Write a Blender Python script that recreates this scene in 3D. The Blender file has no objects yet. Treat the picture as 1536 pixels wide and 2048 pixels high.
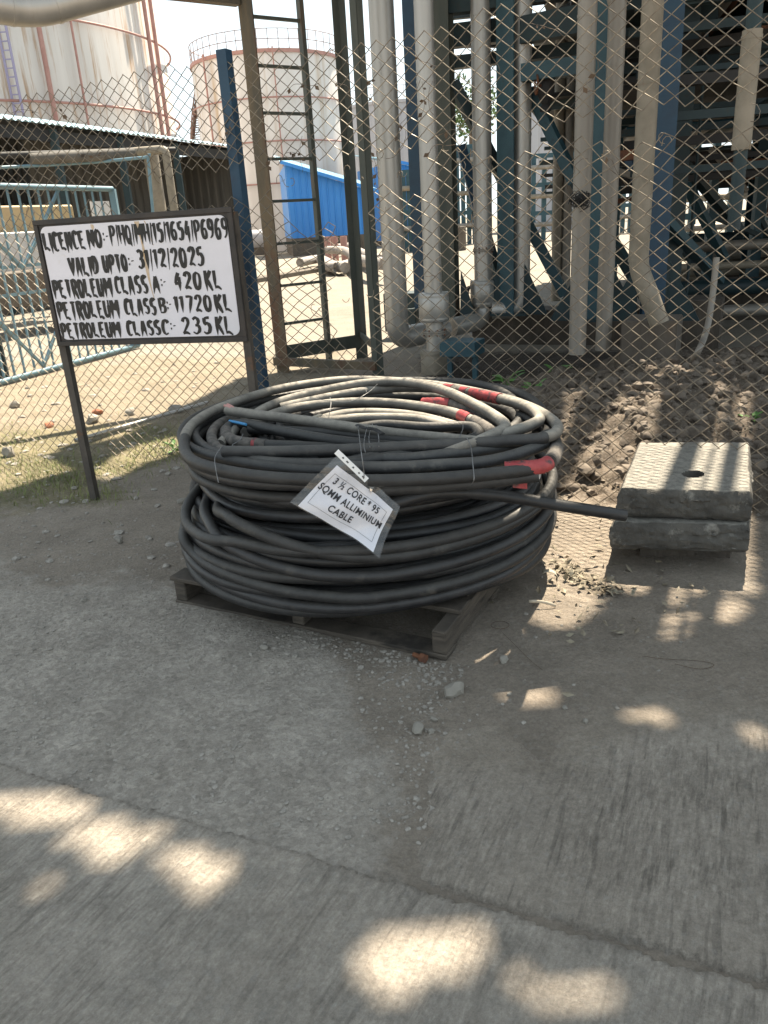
import bpy, bmesh, math, random
import numpy as np
from mathutils import Vector, Matrix
random.seed(7); rng = np.random.default_rng(7)
S = bpy.context.scene; COL = S.collection
rad = math.radians

# ------------------------------------------------------------------ camera
H, F, PIT, ROL = 1.5, 1538.0, rad(20.7), rad(3.55)
fw = Vector((0, math.cos(PIT), -math.sin(PIT)))
r0 = Vector((1, 0, 0)); u0 = Vector((0, math.sin(PIT), math.cos(PIT)))
rt = r0*math.cos(ROL) - u0*math.sin(ROL); up = u0*math.cos(ROL) + r0*math.sin(ROL)
CP = Vector((0, 0, H))
cam = bpy.data.cameras.new("Camera"); co = bpy.data.objects.new("Camera", cam); COL.objects.link(co)
M3 = Matrix((rt, up, -fw)).transposed()
co.matrix_world = Matrix.Translation(CP) @ M3.to_4x4()
cam.sensor_fit = 'VERTICAL'; cam.sensor_height = 36; cam.lens = F/2048*36
cam.clip_start = 0.05; cam.clip_end = 3000
S.camera = co

# ------------------------------------------------------------------ world, sun, exposure
EL, AZ = rad(60), rad(27)
SD = Vector((math.sin(AZ)*math.cos(EL), math.cos(AZ)*math.cos(EL), math.sin(EL)))
w = bpy.data.worlds.new("World"); S.world = w; w.use_nodes = True
nt = w.node_tree; nt.nodes.clear()
sky = nt.nodes.new('ShaderNodeTexSky'); sky.sky_type = 'NISHITA'; sky.sun_disc = False
sky.sun_elevation = EL; sky.sun_rotation = AZ; sky.air_density = 1.0; sky.dust_density = 0.15; sky.ozone_density = 1.0
bg = nt.nodes.new('ShaderNodeBackground'); bg.inputs[1].default_value = 0.15
ow = nt.nodes.new('ShaderNodeOutputWorld')
tn = nt.nodes.new('ShaderNodeMix'); tn.data_type = 'RGBA'; tn.blend_type = 'MULTIPLY'; tn.inputs[0].default_value = 1; tn.inputs[7].default_value = (.86,.945,.97,1)   # hazy pale blue
hs0 = nt.nodes.new('ShaderNodeHueSaturation'); hs0.inputs['Saturation'].default_value = .24
# thin haze evens the bright glare round the sun: c / (1 + c/k)
dv = nt.nodes.new('ShaderNodeVectorMath'); dv.operation = 'MULTIPLY_ADD'; dv.inputs[1].default_value = (1/5,)*3; dv.inputs[2].default_value = (1,)*3
dd_ = nt.nodes.new('ShaderNodeVectorMath'); dd_.operation = 'DIVIDE'
nt.links.new(sky.outputs[0], dv.inputs[0]); nt.links.new(sky.outputs[0], dd_.inputs[0]); nt.links.new(dv.outputs[0], dd_.inputs[1]); nt.links.new(dd_.outputs[0], hs0.inputs['Color']); nt.links.new(hs0.outputs[0], tn.inputs[6]); nt.links.new(tn.outputs[2], bg.inputs[0]); nt.links.new(bg.outputs[0], ow.inputs[0])
sl = bpy.data.lights.new("Sun", 'SUN'); sl.energy = 4.9; sl.angle = rad(0.75); sl.color = (1, 0.88, 0.70)
so = bpy.data.objects.new("Sun", sl); COL.objects.link(so); so.location = (8, 14, 25)
so.rotation_euler = SD.to_track_quat('Z', 'Y').to_euler()
S.view_settings.view_transform = 'Standard'; S.view_settings.look = 'None'
S.view_settings.exposure = 1.8; S.view_settings.gamma = 1.0
S.cycles.max_bounces = 8; S.cycles.transparent_max_bounces = 16

# ------------------------------------------------------------------ pixel helpers (photo pixels -> points in the place)
def ray(x, y): return fw + rt*((x-768)/F) - up*((y-1024)/F)
def at(x, y, z=0.0):
    d = ray(x, y); return CP + d*((z-H)/d.z)
def atY(x, y, Y):
    d = ray(x, y); return CP + d*(Y/d.y)
FS, F0 = -0.5, Vector((0.915, 3.95, 0))            # fence line
FD = Vector((1, FS, 0)).normalized(); FN = Vector((-FD.y, FD.x, 0))
def fen(s, z=0, n=0): return F0 + FD*s + FN*n + Vector((0, 0, z))

# ------------------------------------------------------------------ numpy noise
def vnoise(x, y, seed=0):
    xi = np.floor(x).astype(np.int64); yi = np.floor(y).astype(np.int64); xf = x-xi; yf = y-yi
    def h(a, b):
        n = (a*374761393 + b*668265263 + seed*144665) & 0xffffffff
        n = ((n ^ (n >> 13))*1274126177) & 0xffffffff
        return ((n ^ (n >> 16)) & 0xffff)/65535.0
    u = xf*xf*(3-2*xf); v = yf*yf*(3-2*yf)
    return (h(xi, yi)*(1-u)+h(xi+1, yi)*u)*(1-v) + (h(xi, yi+1)*(1-u)+h(xi+1, yi+1)*u)*v
def fbm(x, y, o=4, seed=0):
    a = 0.5; t = 0
    for k in range(o):
        t = t + a*vnoise(x, y, seed+k); x = x*2.03; y = y*2.03; a *= .5
    return t/(1-.5**o)
def sstep(a, b, x):
    t = np.clip((x-a)/(b-a), 0, 1); return t*t*(3-2*t)
def inpoly(px, py, poly):
    r = np.zeros(px.shape, bool); n = len(poly)
    for i in range(n):
        x1, y1 = poly[i]; x2, y2 = poly[(i+1) % n]
        c = ((y1 > py) != (y2 > py)) & (px < (x2-x1)*(py-y1)/((y2-y1) or 1e-9)+x1)
        r ^= c
    return r

# ------------------------------------------------------------------ mesh builder
ORG = {}
class MB:
    def __init__(s): s.v = []; s.f = []
    def add(s, vs, fs):
        b = len(s.v); s.v += [tuple(p) for p in vs]; s.f += [tuple(i+b for i in f) for f in fs]
    def box(s, c, size, ax=None):
        ax = ax or (Vector((1,0,0)), Vector((0,1,0)), Vector((0,0,1)))
        c = Vector(c); h = [a*(k/2) for a, k in zip(ax, size)]
        vs = [c+h[0]*i+h[1]*j+h[2]*k for k in (-1,1) for j in (-1,1) for i in (-1,1)]
        s.add(vs, [(0,2,3,1),(4,5,7,6),(0,1,5,4),(2,6,7,3),(0,4,6,2),(1,3,7,5)]); return s
    def bar(s, p, q, w, t, upv=(0,0,1)):
        p, q = Vector(p), Vector(q); d = (q-p); L = d.length; d = d/L
        a = d.cross(Vector(upv))
        if a.length < 1e-4: a = d.cross(Vector((1,0,0)))
        a.normalize(); b = a.cross(d)
        return s.box((p+q)/2, (L, w, t), (d, a, b))
    def ibeam(s, p, q, w, h, face=(1,0,0), t=.012):
        p, q = Vector(p), Vector(q); d = q-p; L = d.length; d = d/L
        fc = Vector(face); b = (fc - d*fc.dot(d)).normalized(); a = d.cross(b)   # a: flange width, b: depth
        c = (p+q)/2
        s.box(c+b*(h/2-t/2), (L, w, t), (d, a, b)); s.box(c-b*(h/2-t/2), (L, w, t), (d, a, b))
        s.box(c, (L, t, h-2*t), (d, a, b)); return s
    def tube(s, pts, r, n=8, caps=True, rs=None, flat=None):
        pts = [Vector(p) for p in pts]; m = len(pts)
        T = []
        for i in range(m):
            d = pts[min(i+1, m-1)]-pts[max(i-1, 0)]
            T.append(d.normalized() if d.length > 1e-9 else Vector((0,0,1)))
        a = T[0].cross(Vector((0,0,1)))
        if a.length < 1e-3: a = T[0].cross(Vector((1,0,0)))
        a.normalize(); vs = []
        for i in range(m):
            a = (a - T[i]*a.dot(T[i])).normalized(); b = T[i].cross(a)
            rr = rs[i] if rs is not None else r
            for k in range(n):
                th = 2*math.pi*k/n
                vs.append(pts[i] + a*(rr*math.cos(th)) + b*(rr*math.sin(th)*(flat or 1)))
        fs = [(i*n+k, i*n+(k+1) % n, (i+1)*n+(k+1) % n, (i+1)*n+k) for i in range(m-1) for k in range(n)]
        if caps: fs += [tuple(range(n-1, -1, -1)), tuple((m-1)*n+k for k in range(n))]
        s.add(vs, fs); return s
    def lathe(s, c, prof, n=24, ax=(0,0,1), a0=0, a1=2*math.pi):
        c = Vector(c); z = Vector(ax).normalized(); x = z.cross(Vector((0,1,0)))
        if x.length < 1e-3: x = z.cross(Vector((1,0,0)))
        x.normalize(); y = z.cross(x); vs = []; full = a1-a0 > 6.28; m = n if full else n+1
        for (rr, h) in prof:
            for k in range(m):
                th = a0+(a1-a0)*k/n; vs.append(c+z*h+x*(rr*math.cos(th))+y*(rr*math.sin(th)))
        fs = []
        for i in range(len(prof)-1):
            for k in range(n):
                k2 = (k+1) % m; fs.append((i*m+k, i*m+k2, (i+1)*m+k2, (i+1)*m+k))
        s.add(vs, fs); return s
    def build(s, name, mat, parent=None, smooth=None, bevel=0, seg=1, loc=None):
        me = bpy.data.meshes.new(name)
        V = np.array(s.v, dtype=float)
        if parent is not None: o0 = Vector(ORG.get(parent, (0,0,0)))
        elif loc is not None: o0 = Vector(loc)
        else:
            lo = V.min(0); hi = V.max(0); o0 = Vector(((lo[0]+hi[0])/2, (lo[1]+hi[1])/2, lo[2]))
        V = V - np.array(o0)
        me.from_pydata(V.tolist(), [], s.f); me.update()
        if bevel:
            bm = bmesh.new(); bm.from_mesh(me)
            es = [e for e in bm.edges if len(e.link_faces) == 2 and e.calc_face_angle(0) > .6]
            bmesh.ops.bevel(bm, geom=es, offset=bevel, segments=seg, affect='EDGES', clamp_overlap=True)
            bm.to_mesh(me); bm.free()
        if smooth is not None:
            me.polygons.foreach_set('use_smooth', [True]*len(me.polygons))
            if smooth < 180: me.set_sharp_from_angle(angle=rad(smooth))
        o = bpy.data.objects.new(name, me); COL.objects.link(o)
        if mat: me.materials.append(mat)
        if parent is not None: o.parent = parent
        else: o.location = o0
        ORG[o] = tuple(o0)
        return o
def tag(o, label=None, cat=None, group=None, kind=None):
    if label: o['label'] = label
    if cat: o['category'] = cat
    if group: o['group'] = group
    if kind: o['kind'] = kind
    return o
def thing(name, loc, label, cat, group=None):
    o = bpy.data.objects.new(name, None); COL.objects.link(o); o.location = loc; o.empty_display_size = .1
    ORG[o] = tuple(loc); return tag(o, label, cat, group)
def dup(root, loc, rotz=0, scale=1, label=None):
    r = root.copy(); COL.objects.link(r); r.location = loc; r.rotation_euler = (0,0,rotz); r.scale = (scale,)*3
    if label: r['label'] = label
    for ch in list(root.children):
        c = ch.copy(); COL.objects.link(c); c.parent = r
        for g in ch.children:
            d = g.copy(); COL.objects.link(d); d.parent = c
    return r
def crom(P, n=8, closed=False):
    P = [Vector(p) for p in P]; out = []; m = len(P)
    rngk = range(m) if closed else range(m-1)
    for i in rngk:
        if closed: a, b, c, d = P[(i-1) % m], P[i], P[(i+1) % m], P[(i+2) % m]
        else: a, b, c, d = P[max(i-1,0)], P[i], P[i+1], P[min(i+2,m-1)]
        for k in range(n):
            t = k/n
            out.append(.5*((2*b)+(c-a)*t+(2*a-5*b+4*c-d)*t*t+(3*b-a-3*c+d)*t**3))
    if not closed: out.append(P[-1])
    return out

# ------------------------------------------------------------------ materials
def mat(name, c1, c2=None, rough=.7, scale=6, metal=0, bump=0, bscale=None, stretch=None, c3=None, c3amt=.5, c3scale=2.0, spec=.5, detail=6, lo=.35, hi=.65, distort=0, up_tint=None, rvar=.12, orand=None):
    m = bpy.data.materials.new(name); m.use_nodes = True; N = m.node_tree.nodes; L = m.node_tree.links
    p = N['Principled BSDF']; p.inputs['Roughness'].default_value = rough; p.inputs['Metallic'].default_value = metal
    p.inputs['Specular IOR Level'].default_value = spec
    tc = N.new('ShaderNodeTexCoord'); src = tc.outputs['Object']
    if stretch:
        mp = N.new('ShaderNodeMapping'); mp.inputs['Scale'].default_value = stretch; L.new(src, mp.inputs[0]); vec = mp.outputs[0]
    else: vec = src
    def noise(sc, v, det=detail, rgh=.6):
        n = N.new('ShaderNodeTexNoise'); n.inputs['Scale'].default_value = sc; n.inputs['Detail'].default_value = det
        n.inputs['Roughness'].default_value = rgh; n.inputs['Distortion'].default_value = distort; L.new(v, n.inputs['Vector']); return n
    def ramp(fac, a, b):
        r = N.new('ShaderNodeMapRange'); r.inputs[1].default_value = a; r.inputs[2].default_value = b; L.new(fac, r.inputs[0]); return r.outputs[0]
    def mix(fac, a, b):
        x = N.new('ShaderNodeMix'); x.data_type = 'RGBA'
        if isinstance(fac, float): x.inputs[0].default_value = fac
        else: L.new(fac, x.inputs[0])
        for i, q in ((6, a), (7, b)):
            if isinstance(q, tuple): x.inputs[i].default_value = (*q, 1)
            else: L.new(q, x.inputs[i])
        return x.outputs[2]
    col = c1
    n1 = noise(scale, vec); f1 = ramp(n1.outputs[0], lo, hi)
    if c2: col = mix(f1, c1, c2)
    if c3:
        n2 = noise(c3scale, vec, 8, .65); f2 = ramp(n2.outputs[0], c3amt, c3amt+.12); col = mix(f2, col, c3)
    if up_tint:  # tint on up-facing faces; dust on the cables
        g = N.new('ShaderNodeNewGeometry'); sx = N.new('ShaderNodeSeparateXYZ'); L.new(g.outputs['Normal'], sx.inputs[0])
        n3 = noise(up_tint[3] if len(up_tint) > 3 else 9, src, 9, .75); mm = N.new('ShaderNodeMath'); mm.operation = 'MULTIPLY'
        L.new(ramp(sx.outputs[2], up_tint[1], up_tint[2]), mm.inputs[0]); L.new(ramp(n3.outputs[0], .25, .65), mm.inputs[1])
        col = mix(mm.outputs[0], col, up_tint[0])
    if orand:
        oi = N.new('ShaderNodeObjectInfo'); sc_ = N.new('ShaderNodeVectorMath'); sc_.operation = 'SCALE'; L.new(col, sc_.inputs[0]); r_ = ramp(oi.outputs['Random'], 0, 1); r_.node.inputs[3].default_value = orand[0]; r_.node.inputs[4].default_value = orand[1]; L.new(r_, sc_.inputs['Scale']); col = sc_.outputs[0]
    if isinstance(col, tuple): p.inputs['Base Color'].default_value = (*col, 1)
    else: L.new(col, p.inputs['Base Color'])
    if rvar:
        rr = N.new('ShaderNodeMapRange'); rr.inputs[3].default_value = max(0, rough-rvar); rr.inputs[4].default_value = min(1, rough+rvar)
        L.new(n1.outputs[0], rr.inputs[0]); L.new(rr.outputs[0], p.inputs['Roughness'])
    if bump:
        nb = noise(bscale or scale*6, vec, 8, .65)
        b = N.new('ShaderNodeBump'); b.inputs['Strength'].default_value = bump; b.inputs['Distance'].default_value = .01
        L.new(nb.outputs[0], b.inputs['Height']); L.new(b.outputs[0], p.inputs['Normal'])
    return m
M = {}
M['cable'] = mat('cable_rubber', (.020,.020,.021), (.038,.038,.039), .56, 14, bump=.25, bscale=60, c3=(.10,.094,.083), c3amt=.60, c3scale=7, orand=(.5,1.15), up_tint=((.105,.099,.088), .1, 1.05))
M['cable_dark'] = mat('cable_rubber_clean', (.016,.016,.018), (.030,.030,.032), .48, 14, bump=.2, bscale=60, c3=(.065,.06,.054), c3amt=.60, c3scale=8, orand=(.5,1.15), up_tint=((.07,.066,.06), .2, 1.2))
M['cable_dusty'] = mat('cable_rubber_dusty', (.06,.056,.051), (.13,.12,.105), .75, 10, bump=.3, bscale=60, up_tint=((.36,.33,.28), -.2, .9))
M['wrap'] = mat('wrapped_tape', (.06,.055,.05), (.17,.15,.13), .8, 30, bump=.6, bscale=45)
M['red'] = mat('red_tape', (.26,.025,.03), (.40,.07,.07), .5, 14, c3=(.05,.04,.04), c3amt=.50, c3scale=30)
M['core'] = mat('cable_core', (.55,.28,.25), (.4,.2,.18), .6)
M['bluecore'] = mat('blue_core', (.05,.25,.5), None, .5)
M['strap'] = mat('pale_strip', (.55,.48,.37), (.4,.35,.27), .7)
M['wire'] = mat('tie_wire', (.16,.16,.165), (.26,.26,.26), .5, 20, metal=.6)
M['wood'] = mat('pallet_wood', (.055,.045,.036), (.115,.095,.075), .85, 5, bump=.5, bscale=30, stretch=(1,1,8), c3=(.03,.025,.02), c3amt=.52, c3scale=4)
M['rust'] = mat('rusty_steel', (.18,.07,.03), (.1,.045,.03), .85, 12, bump=.3)
M['sign'] = mat('sign_paint', (.72,.70,.76), (.66,.645,.69), .5, 4, c3=(.60,.55,.52), c3amt=.62, c3scale=3)
M['frame'] = mat('sign_frame', (.018,.017,.017), (.05,.04,.035), .6, 8, bump=.2)
M['post'] = mat('sign_post', (.05,.042,.036), (.10,.085,.07), .7, 8, bump=.2, c3=(.13,.07,.04), c3amt=.6, c3scale=9)
M['ink'] = mat('black_paint', (.008,.008,.009), None, .5)
M['inkp'] = mat('printed_ink', (.03,.03,.035), None, .8)
M['paper'] = mat('paper', (.86,.86,.92), (.80,.80,.87), .8, 5, bump=.5, bscale=9)
M['strip'] = mat('white_strip', (.78,.79,.80), None, .4)
M['mesh'] = mat('fence_wire', (.11,.09,.07), (.27,.225,.165), .5, 12, metal=.3)
M['blue'] = mat('blue_post_paint', (.006,.034,.070), (.011,.050,.094), .5, 7, bump=.15, c3=(.05,.05,.05), c3amt=.63, c3scale=7)
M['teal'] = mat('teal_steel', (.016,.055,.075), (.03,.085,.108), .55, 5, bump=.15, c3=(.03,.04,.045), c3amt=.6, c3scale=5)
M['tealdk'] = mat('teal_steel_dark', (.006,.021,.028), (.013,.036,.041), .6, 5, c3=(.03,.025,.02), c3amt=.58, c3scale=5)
M['olive'] = mat('olive_steel', (.05,.06,.052), (.085,.09,.075), .65, 6, bump=.25, c3=(.13,.085,.05), c3amt=.58, c3scale=4, stretch=(1,1,.25))
M['rusto'] = mat('rusty_olive_steel', (.07,.062,.045), (.15,.11,.065), .7, 6, bump=.25, c3=(.10,.05,.028), c3amt=.52, c3scale=4, stretch=(1,1,.25))
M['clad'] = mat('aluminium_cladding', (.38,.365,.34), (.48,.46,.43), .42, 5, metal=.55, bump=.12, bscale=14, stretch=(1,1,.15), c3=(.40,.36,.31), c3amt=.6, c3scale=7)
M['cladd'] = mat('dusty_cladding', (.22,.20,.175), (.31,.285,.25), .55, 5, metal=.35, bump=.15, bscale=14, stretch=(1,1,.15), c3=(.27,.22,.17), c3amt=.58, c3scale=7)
M['tan'] = mat('tan_painted_pipe', (.26,.225,.175), (.19,.165,.125), .6, 6, bump=.2, c3=(.2,.15,.11), c3amt=.62, c3scale=12)
M['tank'] = mat('tank_paint', (.66,.63,.60), (.55,.52,.49), .6, .35, c3=(.40,.27,.17), c3amt=.53, c3scale=1.0, stretch=(3.4,3.4,.18), detail=10)
M['tank2'] = mat('tank_paint_clean', (.66,.63,.61), (.56,.53,.50), .6, .35, c3=(.46,.36,.26), c3amt=.52, c3scale=.3, stretch=(3,3,.12), detail=8)
M['tank3'] = mat('grey_tank', (.34,.34,.36), (.42,.42,.44), .6, .5, stretch=(3,3,.2), c3=(.25,.24,.24), c3amt=.56, c3scale=.5)
M['redp'] = mat('red_pipe', (.33,.17,.145), (.40,.23,.20), .6, 3)
M['rail'] = mat('rail_brown', (.16,.09,.07), (.22,.13,.1), .7, 3)
M['stairp'] = mat('stair_violet', (.30,.28,.42), None, .6)
M['roof'] = mat('light_blue_roof', (.36,.55,.66), (.46,.63,.72), .5, .8, c3=(.55,.66,.72), c3amt=.6, c3scale=1.2)
M['bluesh'] = mat('bright_blue_sheet', (.035,.22,.62), (.05,.27,.70), .45, .8, stretch=(1,1,.3))
M['greysh'] = mat('weathered_sheet', (.07,.066,.06), (.12,.11,.096), .8, 1.0, c3=(.07,.06,.05), c3amt=.55, c3scale=1.5, stretch=(3,3,.4))
M['gate'] = mat('gate_paint', (.10,.18,.225), (.15,.25,.30), .5, 4, c3=(.16,.17,.17), c3amt=.66, c3scale=7)
M['conc'] = mat('slab_concrete', (.055,.051,.045), (.115,.107,.094), .92, 9, bump=.9, bscale=45, c3=(.25,.235,.205), c3amt=.57, c3scale=11, detail=10, up_tint=((.29,.272,.235), .78, .95, 30))  # sides dark, up-facing faces paler
M['concdk'] = mat('shaded_footing_concrete', (.055,.045,.036), (.10,.082,.065), .95, 4, bump=.6, bscale=25, c3=(.15,.12,.09), c3amt=.6, c3scale=3, stretch=(1,1,.35))  # brown concrete darkened to paint in the shade under slabs and rack
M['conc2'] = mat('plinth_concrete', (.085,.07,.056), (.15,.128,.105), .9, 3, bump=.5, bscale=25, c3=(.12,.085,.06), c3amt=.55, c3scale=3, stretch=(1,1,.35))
M['gravel'] = mat('gravel_chip', (.22,.20,.172), (.37,.338,.295), .95, 60, bump=.4, bscale=90)
M['stone'] = mat('stone', (.215,.197,.168), (.32,.295,.255), .9, 9, bump=.5, bscale=40)
M['brick'] = mat('brick_shard', (.36,.13,.07), (.42,.2,.13), .9, 12, bump=.4)
M['clod'] = mat('mud_clod', (.085,.067,.052), (.19,.156,.124), .95, 9, bump=.8, bscale=30)
M['leaf'] = mat('plant_leaf', (.07,.17,.035), (.12,.25,.06), .5, 12)
M['grass'] = mat('grass_blade', (.11,.16,.035), (.26,.26,.10), .7, 3)
M['dry'] = mat('dry_leaf', (.30,.265,.195), (.19,.155,.11), .8, 12)
M['vine'] = mat('dead_vine', (.06,.045,.035), (.12,.08,.05), .85, 12)
M['hose'] = mat('hose', (.33,.30,.27), (.2,.18,.17), .7, 4)
M['black'] = mat('black_matter', (.012,.012,.013), (.025,.024,.024), .7, 8)
M['yellow'] = mat('old_yellow_paint', (.42,.32,.17), (.34,.25,.14), .7, 2)
M['white'] = mat('old_white_paint', (.62,.61,.60), (.5,.48,.46), .7, 2)
M['blocker'] = mat('blocker_plate', (.10,.095,.09), (.15,.13,.11), .8, 2)
M['foliage'] = mat('tree_leaf', (.05,.10,.025), (.09,.15,.04), .6, 1)
M['bark'] = mat('bark', (.10,.075,.055), (.15,.12,.09), .9, 6)
def mk_plastic():
    m = bpy.data.materials.new('clear_plastic'); m.use_nodes = True; N = m.node_tree.nodes; L = m.node_tree.links
    N.remove(N['Principled BSDF']); o = N['Material Output']
    t = N.new('ShaderNodeBsdfTransparent'); t.inputs[0].default_value = (.93,.93,.93,1)
    g = N.new('ShaderNodeBsdfGlossy'); g.inputs[0].default_value = (.9,.92,.95,1); g.inputs['Roughness'].default_value = .07
    d = N.new('ShaderNodeBsdfDiffuse'); d.inputs[0].default_value = (.6,.6,.6,1)
    fr = N.new('ShaderNodeFresnel'); fr.inputs[0].default_value = 1.5
    tc = N.new('ShaderNodeTexCoord'); n = N.new('ShaderNodeTexNoise'); n.inputs['Scale'].default_value = 9; L.new(tc.outputs['Object'], n.inputs[0])
    b = N.new('ShaderNodeBump'); b.inputs['Strength'].default_value = .8; b.inputs['Distance'].default_value = .02
    L.new(n.outputs[0], b.inputs['Height']); L.new(b.outputs[0], g.inputs['Normal']); L.new(b.outputs[0], fr.inputs['Normal'])
    a = N.new('ShaderNodeMixShader'); a.inputs[0].default_value = .10; L.new(t.outputs[0], a.inputs[1]); L.new(d.outputs[0], a.inputs[2])
    c = N.new('ShaderNodeMixShader'); L.new(fr.outputs[0], c.inputs[0]); L.new(a.outputs[0], c.inputs[1]); L.new(g.outputs[0], c.inputs[2])
    L.new(c.outputs[0], o.inputs[0]); return m
M['plastic'] = mk_plastic()

# ------------------------------------------------------------------ ground
JO = lambda x: 1.425 - .447*x                       # joint of the front slab
def axis(lo, hi, st, far, k=1.12):
    c = list(np.arange(lo, hi+1e-6, st)); d = st
    while c[-1] < far: d *= k; c.append(c[-1]+d)
    d = st
    while c[0] > -far: d *= k; c.insert(0, c[0]-d)
    return np.array(c)
gx = axis(-3.4, 3.2, .02, 900); gy = axis(.75, 6.6, .02, 900)
X, Y = np.meshgrid(gx, gy)
wob = (fbm(X*2.3, Y*2.3, 4, 3)-.5)
m_mud = sstep(.55, 1.05, X+wob*.9-.10*(Y-4)) * sstep(3.75, 4.3, Y+.5*(X-.9)+wob*.5) * (1-sstep(7.0, 8.0, Y)) * (1-sstep(5, 8, X))
m_rough = (1-sstep(-.25, .05, X-.0*(Y)+wob*.35+.13*(Y-2))) * (1-sstep(2.75, 3.35, Y+.42*(X+.6)+wob*.7)) * sstep(-3, -2, X+2*0+8*0+5)
m_brush = sstep(-.06, .03, X-.03-.02*Y+wob*.16) * (1-sstep(1.72, 2.12, Y+wob*.55-.10*X))
m_road = 1-sstep(-.01, .01, Y-JO(X)+wob*.05)
m_yard = sstep(8.6, 10.0, Y+.3*X+wob*2); m_sand = (1-sstep(-1.6,-.6,X-.18*(Y-5)+wob))*sstep(5.0,5.9,Y+wob*1.2)
m_grass = np.clip((1-sstep(-2.0, -1.1, X+wob*1.5))*sstep(3.9, 4.6, Y+wob)*(1-sstep(6.2, 7.0, Y)), 0, 1)
m_pit = sstep(.75, 1.1, X)*(1-sstep(2.0, 2.3, X))*sstep(5.9, 6.2, Y)*(1-sstep(7.4, 7.9, Y))
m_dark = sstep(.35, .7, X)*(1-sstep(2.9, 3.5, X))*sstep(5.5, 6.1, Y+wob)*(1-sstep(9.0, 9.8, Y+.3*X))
lump = fbm(X*4, Y*4, 3, 11); lump2 = np.abs(fbm(X*9, Y*9, 2, 21)-.5)*2
Z = (fbm(X*1.3, Y*1.3, 3, 5)-.5)*.02*(1-m_yard)
far = sstep(15, 40, np.hypot(X, Y)); Z *= (1-far)
Z += m_mud*(.02 + .16*sstep(4.0, 5.4, Y+.4*(X-1.0)) + .15*(lump-.45) + .08*lump2)
Z += m_rough*(.014*(fbm(X*9, Y*9, 2, 31)-.4) + .004)
Z += (1-m_mud)*(1-m_rough)*(1-far)*.010*(fbm(X*7, Y*7, 2, 41)-.5)*(1-m_yard)*np.where(Y < 2.2, .4, 1)
Z -= m_pit*.30*(1-m_mud*.6)
near = sstep(.3, -.1, Y-JO(X))
Z = np.where((np.abs(X) < 3.3) & (Y < 2.2), Z, Z)
def grid_obj(name, X, Y, Z, keep, attrs, material):
    ny, nx = X.shape; idx = np.arange(ny*nx).reshape(ny, nx)
    q = np.stack([idx[:-1,:-1], idx[:-1,1:], idx[1:,1:], idx[1:,:-1]], -1).reshape(-1, 4)
    if keep is not None:
        k = (keep[:-1,:-1]|keep[1:,1:]|keep[:-1,1:]|keep[1:,:-1]).reshape(-1); q = q[k]
        used = np.unique(q); mp = -np.ones(ny*nx, int); mp[used] = np.arange(len(used)); q = mp[q]
    else: used = np.arange(ny*nx)
    V = np.stack([X, Y, Z], -1).reshape(-1, 3)[used]
    me = bpy.data.meshes.new(name); me.vertices.add(len(V)); me.vertices.foreach_set('co', V.ravel())
    me.loops.add(q.size); me.loops.foreach_set('vertex_index', q.ravel())
    me.polygons.add(len(q)); me.polygons.foreach_set('loop_start', np.arange(0, q.size, 4)); me.polygons.foreach_set('loop_total', np.full(len(q), 4))
    me.polygons.foreach_set('use_smooth', np.ones(len(q), bool))
    for a, d in attrs.items():
        at_ = me.attributes.new(a, 'FLOAT', 'POINT'); at_.data.foreach_set('value', d.reshape(-1)[used].astype(np.float32))
    me.update(); me.validate(); me.materials.append(material)
    o = bpy.data.objects.new(name, me); COL.objects.link(o); ORG[o] = (0,0,0); return o
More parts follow.
